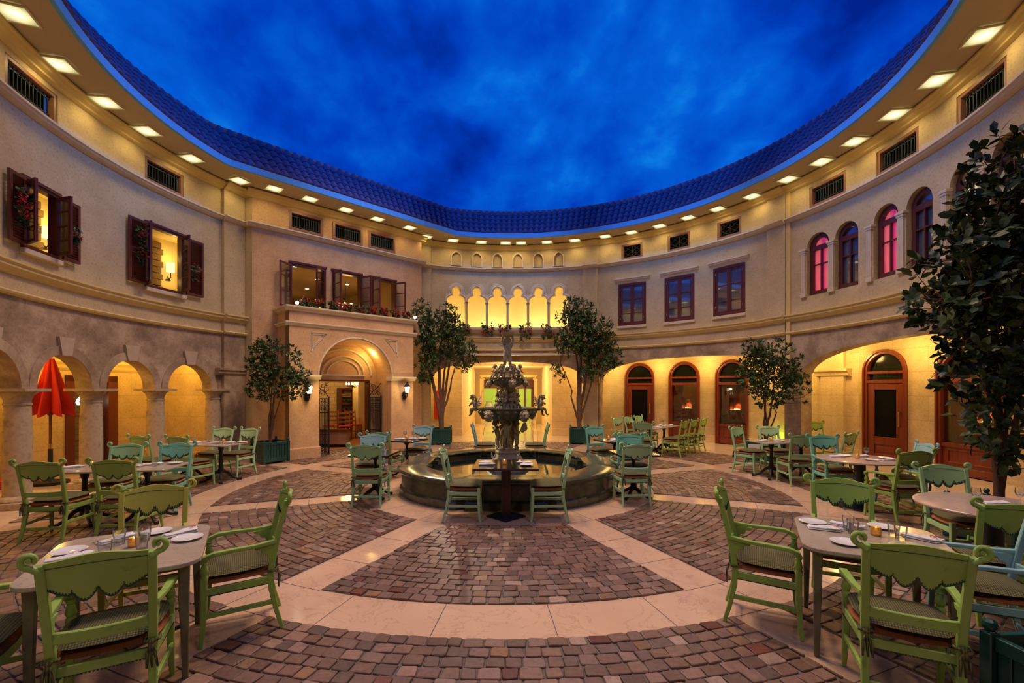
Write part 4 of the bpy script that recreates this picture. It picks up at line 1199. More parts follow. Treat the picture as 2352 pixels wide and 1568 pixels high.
# ---------------------------------------------------------------- walkway behind the left arcade
def arcade_back():
    S = Cyl(9.1); S.step = 2
    m = MB(); wall(m, S, -TL, -66, 0, 2.75, [Op(-84.1,-77.6,0,1.98)], .2)
    struct(m.build('wall_arcade', M['ashlar']), 'honey stone wall behind the left arcade')
    m = MB(); sweep(m, S, -TL, -66, [(0,2.30),(-.12,2.30),(-.12,2.26),(-.07,2.2),(-.05,2.14),(-.02,2.10),(0,2.08)])
    struct(m.build('trim_22', M['goldtrim']), 'ochre cornice inside the left arcade')
    m = MB()
    for a, b in ((-TL,-84.2),(-77.5,-66)): sweep(m, S, a, b, [(0,.26),(-.02,.26),(-.03,.24),(-.03,0),(0,0)])
    struct(m.build('baseboard_left', M['ashlar']), 'stone plinth inside the left arcade')
    m = MB(); n = 30; vs = []
    for i in range(n+1):
        a = -TL+(TL-66)*i/n; vs += [W0.P(a,2.62,.24), S.P(a,2.62,.05)]
    m.add(vs, [(2*i,2*i+1,2*i+3,2*i+2) for i in range(n)]); struct(m.build('ceiling', M['trim']), 'ceiling of the left arcade')
    E2 = Flat(tuple(S.P(-70.2,0,0).xy), tuple(W0.P(-70.2,0,.25).xy)); m = MB(); wall(m, E2, 0, E2.L, 0, 2.62, (), .1)
    struct(m.build('wall_arcade_end', M['ashlar']), 'end wall of the left arcade')
    m = MB(); wall(m, Cyl(8.98), -91.5, -86.2, 0, 2.1, (), .12, False); struct(m.build('trim_23', M['ashlar']), 'flat stone pilaster behind the red umbrella')
    m = MB(); sweep(m, Cyl(8.6), -TL, -90, [(0,.14),(0,0),(.35,0),(.35,.14)]); struct(m.build('trim_24', M['redcloth']), 'low red carpeted step along the arcade wall')
    t = sempty('door_8', 'tall red timber glazed doorway behind the left arcade', S.P(-80.85,0,0), S.rz(-80.85)); w = 6.5*S.k
    m = MB(); m.bx(-w/2,-.06,0,-w/2+.16,.1,1.98); m.bx(w/2-.2,-.06,0,w/2,.1,1.98); m.bx(-w/2,-.06,1.86,w/2,.1,2.0); m.build('frame', M['mahog'], t, bevel=.006)
    m = MB()
    for z in (.62, 1.14, 1.62): m.bx(-w/2+.16,0,z-.015,w/2-.2,.03,z+.015)
    m.build('glazing_bar', M['mahog'], t)
    m = MB(); m.bx(-w/2+.15,.01,.05,w/2-.19,.018,1.87); m.build('pane', M['clear'], t)
    # room beyond
    B2 = Cyl(11.4); B2.step = 3
    m = MB(); wall(m, B2, -92, -70, 0, 2.6, (), .1, False)
    for a in (-90, -71): m.add([S.P(a,0,.2), B2.P(a,0,0), B2.P(a,2.6,0), S.P(a,2.6,.2)], [(0,1,2,3)], [(0,0),(2,0),(2,2.6),(0,2.6)])
    m.add([S.P(-90,2.6,.2), S.P(-71,2.6,.2), B2.P(-71,2.6,0), B2.P(-90,2.6,0)], [(0,1,2,3)], [(0,0)]*4)
    struct(m.build('wall_room', M['brick']), 'brown room beyond the arcade doorway')
    for a, z, l in ((-82.9,1.50,'left'),(-78.9,1.50,'right')):
        t = thing('oil_lamp', 'glowing pear-shaped lamp behind the arcade doorway, the %s one' % l, 'lamp', B2.P(a,1.36,-1.6), 0, 'lamps behind the arcade doorway')
        m = MB(); m.lathe([(.0,0),(.07,.0),(.09,.05),(.07,.12),(.035,.17),(.02,.26),(0,.27)], 16); m.build('lamp_glass', M['lamp'], t, smooth=True)
        m = MB(); m.lathe([(.09,-.06),(.09,-.02),(.04,0)], 14); m.tube([(0,0,-.05),(0,0,-.5)], .012, 6); m.lathe([(.08,-1.358),(.08,-1.33),(.015,-1.3),(.012,-.5)], 12); m.build('stand', M['bronze'], t, smooth=True)
    # sideboard with shelves
    P = B2.P(-80.5,0,-.35); t = thing('wooden_shelf', 'brown wooden shelf unit behind the arcade doorway', 'shelf', (P.x,P.y,0), B2.rz(-80.5))
    m = MB()
    for x in (-.7,.7): m.bx(x-.03,-.2,0,x+.03,.2,1.3)
    for z in (.05,.5,.9,1.27): m.bx(-.7,-.2,z,.7,.2,z+.03)
    m.build('body', M['wood'], t)
    wlight(B2.P(-80.5,2.2,-1.2), 16, (1,.60,.2), .2)
    for a in (-119,-104,-96.5,-90,-81,-74.5): wlight((CX+8.3*sin(rd(a)), CY+8.3*cos(rd(a)), 2.45), 19, (1,.60,.10), .1)
arcade_back()

# ---------------------------------------------------------------- restaurant behind the gate
def gate_room():
    m = MB()
    q = lambda t, z, d: BAY.P(t, z, d)
    m.add([q(.3,0,4.6), q(6.5,0,4.6), q(6.5,2.7,4.6), q(.3,2.7,4.6)], [(0,1,2,3)], [(0,0),(6.2,0),(6.2,2.7),(0,2.7)])
    for t, t2 in ((.3,.3), (4.7,6.5)): m.add([q(t,0,.26), q(t2,0,4.6), q(t2,2.7,4.6), q(t,2.7,.26)], [(0,1,2,3)], [(0,0),(4.4,0),(4.4,2.7),(0,2.7)])
    m.add([q(.3,2.7,.26), q(4.7,2.7,.26), q(6.5,2.7,4.6), q(.3,2.7,4.6)], [(0,1,2,3)], [(0,0)]*4)
    struct(m.build('wall_restaurant', M['brick']), 'yellow brick room behind the open gate')
    m = MB(); m.add([q(.3,.004,.3), q(4.7,.004,.3), q(6.5,.004,4.6), q(.3,.004,4.6)], [(0,1,2,3)], [(0,0)]*4)
    struct(m.build('floor', M['terracotta']), 'terracotta floor of the room behind the gate')
    m = MB(frame(BAY, 4.45, 0, 3.3)); m.bx(-.22,-.22,0,.22,.22,2.7); m.bx(-.26,-.26,0,.26,.26,.14)
    struct(m.build('trim_25', M['gallery']), 'yellow square pillar in the room behind the gate')
    t = thing('brick_planter_wall', 'low brick planter wall just inside the gate', 'low wall', BAY.P(2.35,0.004,1.05), 0)
    a = MB(); a.bx(-.55,-.14,.0,.55,.14,.08); a.build('base', M['dark'], t)
    a = MB(); a.bx(-.53,-.12,.08,.53,.12,.46); a.add([], []); a.build('brick_body', M['brickred'], t)
    a = MB(); a.bx(-.57,-.16,.46,.57,.16,.52); a.build('coping', M['mahog'], t)
    t = thing('wine_rack', 'tall dark wine rack on the rear wall behind the gate', 'rack', BAY.P(4.40,0.004,4.38), BAY.rz())
    a = MB(); rectframe(a, -.3,.0,.3,1.75,.05,-.15,.15)
    for i in range(1,6): a.bx(-.25,-.14,i*.29,.25,.14,i*.29+.02)
    a.build('body', M['mahog'], t)
    for i in range(5):
        for j in range(3):
            b = MB(); b.tube([(-.15+.15*j,-.17,.13+.29*i),(-.15+.15*j,.1,.13+.29*i)], [.02,.045], 8); b.build('bottle', M['bronze'], t, smooth=True)
    # ladder-back chairs with red rush seats
    first = None
    for i, (t_, d, r, l) in enumerate(((3.55,2.65,-.6,'nearest'),(4.05,3.05,-1.0,'right'),(3.35,3.35,2.4,'left'))):
        P = BAY.P(t_, .004, d); lab = 'ladder-back chair with red rush seat behind the gate, the %s of three' % l
        if first: dup(first, P, BAY.rz()+r, lab); continue
        first = t = thing('ladder_back_chair', lab, 'chair', P, BAY.rz()+r, 'ladder-back chairs behind the gate')
        for x in (-.19,.19):
            a = MB(); a.tube([(x,-.18,0),(x,-.18,.44),(x,-.24,.98)], .018, 8); a.build('leg', M['chairwood'], t, smooth=True)
            a = MB(); a.tube([(x,.18,0),(x,.18,.44)], .018, 8); a.build('leg', M['chairwood'], t, smooth=True)
        for z, y in ((.58,-.195),(.72,-.212),(.87,-.228)):
            a = MB(); a.bx(-.19,y-.01,z,.19,y+.01,z+.06); a.build('slat', M['chairwood'], t)
        a = MB(); a.bx(-.21,-.2,.42,.21,.2,.46); a.build('seat', M['redcloth'], t, bevel=.01)
        a = MB(); a.bx(-.19,.17,.2,.19,.19,.22); a.bx(-.19,-.19,.2,.19,-.17,.22); a.bx(-.2,-.18,.25,-.18,.18,.27); a.bx(.18,-.18,.25,.2,.18,.27); a.build('stretcher', M['chairwood'], t)
    t = thing('chandelier', 'small candle chandelier hanging behind the gate', 'chandelier', BAY.P(3.6,1.82,2.2), 0)
    a = MB(); a.tube([(0,0,.9),(0,0,0)], .008, 6); a.lathe([(0,-.08),(.04,-.03),(.015,.06)], 10)
    for k in range(5):
        b = 2*pi*k/5; a.tube([(0,0,0),(.1*cos(b),.1*sin(b),-.05),(.19*cos(b),.19*sin(b),.02)], .008, 6)
    a.build('body', M['iron'], t, smooth=True)
    for k in range(5):
        b = 2*pi*k/5; a = MB(); a.lathe([(.018,.03),(.03,.07),(.006,.13)], 8, (.19*cos(b),.19*sin(b),0)); a.build('bulb', M['lamp'], t, smooth=True)
    wlight(BAY.P(2.4,2.4,1.5), 45, (1,.58,.18), .2); wlight(BAY.P(3.9,2.3,3.2), 50, (1,.58,.18), .2)
    # lamp in the vault
    wlight(FR.P(2.40,2.70,.5), 13, (1,.66,.2), .04)
    # wrought iron gate leaves, swung inwards
    for s, ang, l in ((-1, rd(-44.6), 'left'), (1, rd(-44.6), 'right')):
        hx = FR.L/2+s*.98; P = FR.P(hx, 0.02, .45 if s < 0 else .5)
        t = thing('iron_gate', 'black wrought iron gate leaf on the %s of the archway' % l, 'gate', P, FR.rz()+(ang if s < 0 else ang), 'wrought iron gate leaves')
        sg = -s; w = .40 if s < 0 else .36
        a = MB()
        for x in (.02, w): a.bx(min(sg*x-.016,sg*x+.016),-.016,0,max(sg*x-.016,sg*x+.016),.016,1.5)
        for z in (.02, .52, 1.08, 1.28, 1.44): a.box((sg*w/2,0,z), (w,.022,.025))
        a.build('frame', M['iron'], t)
        for i in range(9):
            x = sg*(.05+(w-.09)*i/8); b = MB(); b.tube([(x,0,.03),(x,0,1.44)], .008, 6); b.build('bar', M['iron'], t)
        b = MB()
        for i in range(6):
            for j in range(7): b.tube([(sg*(.03+(w-.06)*i/6),0,.05+.065*j),(sg*(.03+(w-.06)*(i+1)/6),0,.115+.065*j)], .005, 4); b.tube([(sg*(.03+(w-.06)*(i+1)/6),0,.05+.065*j),(sg*(.03+(w-.06)*i/6),0,.115+.065*j)], .005, 4)
        b.build('lattice_panel', M['iron'], t)
        b = MB()
        def scroll(cx, cz, r, tr, d):
            pts = []
            for q in range(22):
                tt = q/21*tr; rr = r*(1-q/27); pts.append((sg*(cx+d*rr*cos(tt)), 0, cz+rr*sin(tt)))
            b.tube(pts, .008, 5)
        for i in range(5):
            for z in (1.15, 1.21, 1.36): scroll(.06+(w-.12)*i/4, z, .032, 5.5, 1 if i%2 else -1)
        b.build('scrollwork', M['iron'], t, smooth=True); b = MB()
        for i in range(4):
            for z in (.1,): scroll(.07+(w-.14)*i/3, z, .035, 5.8, 1)
        b.build('scrollwork', M['iron'], t, smooth=True); b = MB()
        for cx, cz, r, d in ((.10,1.55,.07,1),(.24,1.57,.08,-1),(.33,1.66,.08,1),(.14,1.68,.07,-1),(.26,1.76,.07,1),(.35,1.80,.05,-1)): scroll(cx*w/.4, cz, r, 7.5, d)
        b.tube([(sg*w*.95,0,1.5),(sg*w*.75,0,1.62),(sg*w*.45,0,1.70),(sg*w*.2,0,1.80),(sg*w*.06,0,1.86)], .01, 6)
        b.build('scrollwork', M['iron'], t, smooth=True)
    # wall lanterns on the piers
    first = None
    for t_, l in ((.40,'half behind the leafy tree left of the gate'),(3.12,'right of the gate')):
        P = FR.P(t_, 1.52, -.005); lab = 'black wall lantern glowing '+l
        if first: dup(first, P, FR.rz(), lab)
        else:
            first = t = thing('wall_lantern', lab, 'lantern', P, FR.rz(), 'wall lanterns beside the gate')
            a = MB(); a.lathe([(0,-.12),(.05,-.1),(.065,0),(.05,.1),(0,.12)], 14, (0,-.03,0), sy=.5); a.build('back_plate', M['iron'], t, smooth=True)
            a = MB(); a.tube([(0,-.04,-.04),(0,-.12,-.07),(0,-.18,-.01),(0,-.18,.07)], .012, 8); a.tube([(0,-.04,.05),(0,-.10,.08),(0,-.13,.03),(0,-.10,0)], .008, 6); a.build('arm', M['iron'], t, smooth=True)
            a = MB(); a.lathe([(.035,.07),(.06,.10),(.085,.25)], 6, (0,-.18,0)); a.build('lantern_glass', M['lampglass'], t)
            a = MB()
            for k in range(6):
                b = 2*pi*k/6; a.tube([(.06*cos(b),-.18+.06*sin(b),.10),(.088*cos(b),-.18+.088*sin(b),.25)], .006, 5)
            a.lathe([(.11,.25),(.10,.27),(.05,.33),(.03,.34),(.025,.37),(.0,.41)], 6, (0,-.18,0)); a.lathe([(.02,.05),(.045,.07),(.04,.08)], 8, (0,-.18,0))
            a.build('cage', M['iron'], t)
        p = FR.P(t_, 1.70, -.19); wlight(FR.P(t_, 1.72, -.33), 9, (1,.72,.26), .05)
M['terracotta'] = noisy('terracotta_floor', (.34,.14,.06), (.44,.20,.09), 3, .35, .05)
M['brickred'] = noisy('brown_brick', (.30,.16,.09), (.42,.24,.13), 5, .8, .3)
M['chairwood'] = noisy('orange_chair_wood', (.34,.13,.05), (.42,.18,.07), 5, .45, 0)
M['lampglass'] = glow('lantern_glow', (1,.88,.55), 2.4)
gate_room()
# sconce on the end wall under the right arch
t = thing('wall_sconce', 'lit wall sconce on the stone end wall right of the right potted tree', 'lamp', Flat(tuple(W0.P(21.6,0,.3).xy), tuple(DW.P(21.6,0,0).xy)).P(.75,1.55,-.01), 0)
a = MB(); a.lathe([(0,-.1),(.05,-.08),(.05,.06),(0,.08)], 12); a.build('back_plate', M['iron'], t, smooth=True)
a = MB(); a.lathe([(.05,.05),(.09,.22),(.05,.30)], 12, (.06,-.08,0)); a.build('lamp_shade', M['lampglass'], t, smooth=True)
wlight(tuple(Vector(t.location)+Vector((.2,-.12,.2))), 4, (1,.8,.4), .05)
# ---------------------------------------------------------------- painted country chairs
def scallop(x, hw):
    """lower edge of the crest board: two swags meeting in a small point"""
    u = abs(x)/hw
    if u < .52: return -.062*sin(pi*min(1, u/.52))**.8 - .004
    return -.062*sin(pi*(1-u)/.96*1.0)*.55 + .012*(u-.52)
def make_chair(armed):
    t = thing('armchair' if armed else 'dining_chair', 'x', 'chair')
    P = M['paint']; k = 1.0
    bw, fw = .19*k, .225*k; yb, yf = -.20, .21*k
    zt = .90*(1.03 if armed else 1)
    def backy(z): return yb - .005 - .10*max(0, (z-.42)/.5)**1.3
    # legs; the rear pair run up as back posts
    for s in (-1, 1):
        m = MB(); m.bar([(s*fw,yf,0.002),(s*(fw-.004),yf-.012,.10),(s*(fw-.008),yf-.02,.24),(s*(fw-.008),yf-.02,.44 if not armed else .46)], [.024,.030,.036,.040], [.024,.030,.036,.040])
        m.build('leg', P, t, bevel=.004)
        m = MB(); pts = [(s*(bw+.012), yb-.075, .002), (s*(bw+.006), yb-.035, .14), (s*bw, yb-.003, .30), (s*bw, yb, .42)]
        ws = [.026,.032,.038,.040]
        for z in (.55, .68, .80, zt-.02): pts.append((s*(bw+.012*(z-.42)/.5), backy(z), z)); ws.append(.036)
        m.bar(pts, ws, [w*.95 for w in ws]); m.build('leg', P, t, bevel=.004)
        # scrolled ear
        m = MB(); y0 = backy(zt); x0 = s*(bw+.012); sp = []
        for q in range(15):
            a = -pi/2*1.0 + q/14*pi*1.75; rr = .036*(1-q/24)
            sp.append((x0+s*(.026+rr*cos(a)*1.0), y0-.008-.004*q/14, zt+.012+rr*sin(a)))
        m.tube([(x0, y0, zt-.045)]+sp, [.016]+[.015-.005*q/14 for q in range(15)], 8, flat=1.0)
        m.tube([(x0+s*.026, y0-.028, zt+.013), (x0+s*.026, y0+.004, zt+.013)], .009, 10)
        m.build('ear_scroll', P, t, smooth=True)
    # seat frame, rush and cushion
    m = MB(); z0, z1 = .340, .388
    for s in (-1, 1): m.bar([(s*bw, yb, (z0+z1)/2), (s*fw, yf-.02, (z0+z1)/2)], .024, z1-z0)
    m.bar([(-fw, yf-.02, (z0+z1)/2), (0, yf-.005, (z0+z1)/2), (fw, yf-.02, (z0+z1)/2)], z1-z0, .024, (0,0,1)); m.bar([(-bw, yb, (z0+z1)/2), (bw, yb, (z0+z1)/2)], z1-z0, .024, (0,0,1))
    m.build('seat_frame', P, t, bevel=.003)
    m = MB()
    for s in (-1, 1):
        for i in range(24):
            f = i/23; m.box((s*(bw+(fw-bw)*f)+s*.010, yb+.03+(yf-yb-.08)*f, .3385), (.005,.007,.007))
    for i in range(24): m.box((-bw+.02+(2*bw-.04)*i/23, yb-.011, .3385), (.007,.005,.007))
    m.tube([(s_*(bw+(fw-bw)*q_)+s_*.008, yb+.0+(yf-yb-.05)*q_, .3385) for s_, q_ in ((-1,1),(-1,0),(1,0),(1,1))], .0035, 5)
    m.build('beading', M['darkgreen'], t)
    def pad(m, z0, z1, g, puff, nx=9, ny=9):
        vs = []
        for layer in (0, 1):
            for j in range(ny):
                for i in range(nx):
                    u, v = i/(nx-1)*2-1, j/(ny-1)*2-1
                    ed = max(abs(u), abs(v)); hw = (bw+(fw-bw)*(v+1)/2)+g
                    y = yb + (yf-yb)*(v+1)/2 + g*v
                    c = (u*u*v*v)*.035
                    th = (1-ed**6)
                    z = (z0+z1)/2 + ((z1-z0)/2*th + puff*(1-u*u)*(1-v*v))*(1 if layer else -1)*(1 if layer else .8)
                    vs.append((u*(hw-c), y-c*v*.6, z))
        o = nx*ny; fs = []
        for j in range(ny-1):
            for i in range(nx-1):
                a = j*nx+i; fs += [(a, a+nx, a+nx+1, a+1), (o+a, o+a+1, o+a+nx+1, o+a+nx)]
        br = [i for i in range(nx)]+[j*nx+nx-1 for j in range(1,ny)]+[(ny-1)*nx+i for i in range(nx-2,-1,-1)]+[j*nx for j in range(ny-2,0,-1)]
        for q in range(len(br)): a, b = br[q], br[(q+1)%len(br)]; fs.append((a, b, o+b, o+a))
        m.add(vs, fs)
    m = MB(); pad(m, .384, .446, .016, .003); m.build('rush_seat', M['rust'], t, smooth=True)
    m = MB(); pad(m, .440, .482, .012, .016, 11, 11); m.build('cushion', M['cushion'], t, smooth=True)
    for s in (-1, 1):       # cushion ties knotted round the posts
        m = MB(); x, y, z = s*bw, yb-.005, .432
        m.tube([(x-.028,y+.03,z),(x-.03,y-.025,z),(x,y-.032,z+.004),(x+.03,y-.02,z),(x+.028,y+.03,z)], .007, 6)
        m.ball((x,y-.036,z), .016, 8, (1,.7,.9))
        for q in (-1, 0, 1): m.tube([(x,y-.036,z),(x+.016*q,y-.05,z-.05),(x+.022*q+.004,y-.046,z-.125)], [.006,.008,.006], 5)
        m.build('tie', M['cushion'], t, smooth=True)
    # crest board with scalloped lower edge, and its dark painted fringe
    def board(z_top, lower, off, th, name, mat, par, teeth=False):
        m = MB(); n = 40; hw = bw-.004; vs = []
        for i in range(n+1):
            x = -hw+2*hw*i/n; u = x/hw
            bow = -.035*(1-u*u)
            top = z_top(u); bot = lower(x, hw, i)
            for z in (bot, top):
                y = backy(z)+bow*.9
                vs += [(x, y-th/2+off, z), (x, y+th/2+off, z)]
        fs = []
        for i in range(n):
            a = 4*i; b = a+4
            fs += [(a,b,b+2,a+2),(a+1,a+3,b+3,b+1),(a+2,b+2,b+3,a+3),(a,a+1,b+1,b)]
        fs += [(0,2,3,1),(4*n,4*n+1,4*n+3,4*n+2)]
        m.add(vs, fs); return m.build(name, mat, par, smooth=40)
    zb = zt-.155
    cr = board(lambda u: zt-.012+.030*cos(u*pi/2)**1.5, lambda x, hw, i: zb+scallop(x, hw)+.012, 0, .020, 'crest_board', P, t)
    m = MB(); n = 34; hw = bw-.004
    prev = None
    for i in range(n):
        x = -hw+2*hw*(i+.5)/n; u = x/hw; z = zb+scallop(x, hw)+.012; y = backy(z)-.0315*(1-u*u)
        m.box((x, y, z+.011), (.0055, .0245, .017))
    pts = []
    for i in range(49):
        x = -hw+2*hw*i/48; u = x/hw; z = zb+scallop(x, hw)+.010; pts.append((x, backy(z)-.0315*(1-u*u), z))
    m.bar(pts, .025, .006, (0,1,0))
    m.build('painted_fringe', M['darkgreen'], cr)
    m = MB(); pts = []
    for i in range(25):
        u = -1+i/12; z = zt-.040+.014*cos(u*pi/2); pts.append((u*hw, backy(z)-.0315*(1-u*u)-.0105, z))
    m.tube(pts, .0022, 4)
    pts2 = [(x, y+.021, z) for x, y, z in pts]; m.tube(pts2, .0022, 4); m.build('groove', M['darkgreen'], cr)
    m = MB(); pts = []
    for i in range(13):
        u = -1+i/6; pts.append((u*bw, backy(.535)-.028*(1-u*u), .535))
    m.bar(pts, .055, .02, (0,0,1)); m.build('back_rail', P, t, bevel=.004)
    for a, b in (((-bw-.003,yb-.02,.205),(-fw,yf-.02,.205)), ((bw+.003,yb-.02,.205),(fw,yf-.02,.205)), ((-bw,yb-.026,.155),(bw,yb-.026,.155))):
        m = MB(); c = [(a[i]+b[i])/2 for i in range(3)]
        m.bar([a, c, b], .018, .032, (0,0,1) if False else None or ((1,0,0) if a[0]*b[0] > 0 else (0,1,0))); m.build('stretcher', P, t, bevel=.003)
    if armed:
        for s in (-1, 1):
            xa = s*(bw+.012)
            m = MB(); pts = [(xa, backy(.63), .63), (s*(bw+.030), -.10, .618), (s*(fw+.006), .03, .617), (s*(fw+.014), .13, .612), (s*(fw+.006), .185, .590), (s*(fw-.004), .198, .560)]
            m.bar(pts, [.034,.034,.038,.042,.042,.036], [.028,.026,.026,.028,.032,.03]); o = m.build('arm', P, t, bevel=.006, seg=2)
            m = MB(); m.lathe([(.021,.44),(.024,.46),(.017,.475),(.026,.495),(.020,.525),(.015,.545),(.022,.55),(.017,.556),(.02,.57)], 12, (s*(fw-.008), yf-.022, 0)); m.build('baluster', P, o, smooth=True)
            m = MB(); br = []
            y0 = backy(.6)+.01
            poly = [(y0,.62),(y0+.13,.61),(y0+.115,.585),(y0+.085,.582),(y0+.075,.555),(y0+.045,.548),(y0+.035,.515),(y0,.50)]
            m.prism(poly, s*(bw+.012)-.009, s*(bw+.012)+.009, 'x'); m.build('arm_bracket', P, o, bevel=.003)
    return t
SIDE = make_chair(False); ARM = make_chair(True)
used = {'s': False, 'a': False}
OLIVE, LIME, MINT, TEAL, BLUE, PALE, YELL, SAGE = (.26,.40,.075), (.31,.49,.10), (.31,.60,.30), (.17,.50,.37), (.27,.52,.53), (.40,.65,.36), (.46,.45,.08), (.31,.52,.23)
def chair(x, y, face, label, col, kind='s', group=None):
    rz = atan2(-face[0], face[1]); src = SIDE if kind == 's' else ARM
    if not used[kind]:
        used[kind] = True; o = src; o.location = (x, y, 0); o.rotation_euler = (0,0,rz); o['label'] = label
    else: o = dup(src, (x, y, 0), rz, label)
    if group: o['group'] = group
    paint(o, col); return o
def chairs():
    g = 'chairs at the front left marble table'
    chair(-2.10, 2.415, (-.5,.86), 'nearest green armchair at the lower left, its back to the viewer', LIME, 'a', g)
    chair(-1.97, 3.29, (-.87,-.5), 'green armchair seen side-on at the right end of the front left marble table', LIME, 'a', g)
    chair(-2.765, 2.275, (.86,.5), 'green armchair cut off by the left edge of the photo', LIME, 'a', g)
    chair(-2.66, 3.34, (.5,-.86), 'yellow-green armchair on the far side of the front left marble table', YELL, 'a', g)
    g = 'chairs at the second left row of tables'
    chair(-5.24, 5.30, (-.18,.98), 'green chair with its back to the viewer, leftmost in the second row', OLIVE, 's', g)
    chair(-4.52, 5.42, (-.15,.98), 'green chair with its back to the viewer, second from left in the second row', OLIVE, 's', g)
    chair(-5.50, 6.30, (.15,-.98), 'teal green chair behind the left half of the second row tables', MINT, 's', g)
    chair(-4.86, 6.40, (.15,-.98), 'teal chair facing the viewer behind the right half of the second row tables', TEAL, 's', g)
    g = 'chairs at the far left row of tables'
    chair(-5.56, 7.98, (.25,.97), 'green chair with its back turned at the far left row, beside the table end', SAGE, 's', g)
    chair(-6.30, 8.10, (.25,.97), 'green chair half hidden, leftmost of the far left row', SAGE, 's', g)
    chair(-5.92, 9.05, (-.1,-1), 'pale mint chair behind the far left tables, the left of two', PALE, 's', g)
    chair(-5.40, 8.98, (-.3,-.95), 'pale mint chair behind the far left tables, nearest the potted tree', PALE, 's', g)
    g = 'chairs at the fountain front table'
    chair(-.62, 6.06, (1,.02), 'pale green chair facing right in front of the fountain', PALE, 's', g)
    chair(.46, 6.06, (-1,.02), 'pale green chair facing left in front of the fountain', PALE, 's', g)
    g = 'chairs left of the fountain'
    chair(-2.10, 6.80, (-.05,1), 'mint green chair with its back to the viewer, left of the fountain', MINT, 's', g)
    chair(-2.40, 7.72, (.1,-1), 'blue-grey chair facing the viewer behind the black table left of the fountain', BLUE, 's', g)
    chair(-2.38, 8.70, (.25,.97), 'sage green chair turned away at the second table left of the fountain', SAGE, 's', g)
    chair(-1.98, 9.55, (-.25,-.97), 'sky blue chair beside the planter left of the fountain', BLUE, 's', g)
    g = 'chairs right of the fountain'
    chair(1.80, 6.88, (-.03,1), 'sage green chair with its back to the viewer, right of the fountain', PALE, 's', g)
    chair(2.02, 7.62, (0,-1), 'turquoise chair facing the viewer behind the black table right of the fountain', TEAL, 's', g)
    chair(2.10, 8.40, (-.1,1), 'green chair turned away at the second table right of the fountain', MINT, 's', g)
    chair(1.85, 9.45, (.35,-.94), 'blue-green chair beside the planter right of the fountain', TEAL, 's', g)
    g = 'chairs behind the fountain'
    chair(-.60, 10.4, (1,0), 'blue-grey chair behind the fountain facing right', BLUE, 's', g)
    chair(.52, 10.4, (-1,0), 'green chair behind the fountain facing left', MINT, 's', g)
    g = 'chairs at the long far table'
    chair(3.22, 11.25, (.25,.97), 'sage chair at the near end of the long far table by the red doors', SAGE, 's', g)
    for (x, y, l) in ((3.12,12.45,'nearest'),(3.55,12.95,'middle'),(3.98,13.4,'farthest')): chair(x, y, (.72,-.69), 'green chair on the left side of the long far table, the %s of three' % l, SAGE, 's', g)
    for (x, y, l) in ((4.10,11.62,'nearest'),(4.52,12.08,'middle'),(4.98,12.58,'farthest')): chair(x, y, (-.75,.66), 'green chair on the right side of the long far table, the %s of three' % l, OLIVE if l != 'farthest' else LIME, 's', g)
    g = 'chairs at the middle right tables'
    chair(4.86, 9.32, (.55,-.83), 'teal green chair at the left end of the middle right tables', MINT, 's', g)
    chair(5.46, 9.42, (.05,-1), 'mint chair behind the middle right tables in front of the slim tree', PALE, 's', g)
    chair(5.10, 8.22, (.12,.99), 'sage chair with its back to the viewer at the middle right tables', SAGE, 's', g)
    chair(5.98, 8.52, (-.5,.86), 'green chair at the right end of the middle right tables', SAGE, 's', g)
    chair(7.35, 10.9, (-.1,-1), 'bright lime chair standing alone by the capped pilaster', LIME, 's', g)
    g = 'chairs at the round table by the red door'
    chair(5.10, 7.24, (-.1,-1), 'turquoise armchair behind the round table by the red door', TEAL, 'a', g)
    chair(5.00, 5.98, (-.05,1), 'olive green armchair with its back to the viewer at the round table', OLIVE, 'a', g)
    chair(5.52, 6.50, (-.97,.25), 'blue armchair on the right of the round table', BLUE, 'a', g)
    g = 'chairs at the front right marble table'
    chair(1.88, 3.38, (.88,-.47), 'green armchair seen side-on at the left end of the front right marble table', LIME, 'a', g)
    chair(2.14, 2.52, (.47,.88), 'nearest green armchair at the lower right, its back to the viewer', LIME, 'a', g)
    chair(2.64, 3.60, (-.47,-.88), 'green armchair on the far side of the front right marble table', LIME, 'a', g)
    chair(3.03, 2.955, (-.87,.49), 'pale blue armchair cut off by the right edge at the front right marble table', BLUE, 'a', g)
    g = 'chairs at the far right round table'
    chair(4.41, 4.46, (-.2,-.98), 'green chair facing the viewer behind the far right round table', SAGE, 's', g)
    chair(3.62, 3.42, (.4,.92), 'green chair with its back to the viewer at the far right round table', OLIVE, 's', g)
chairs()

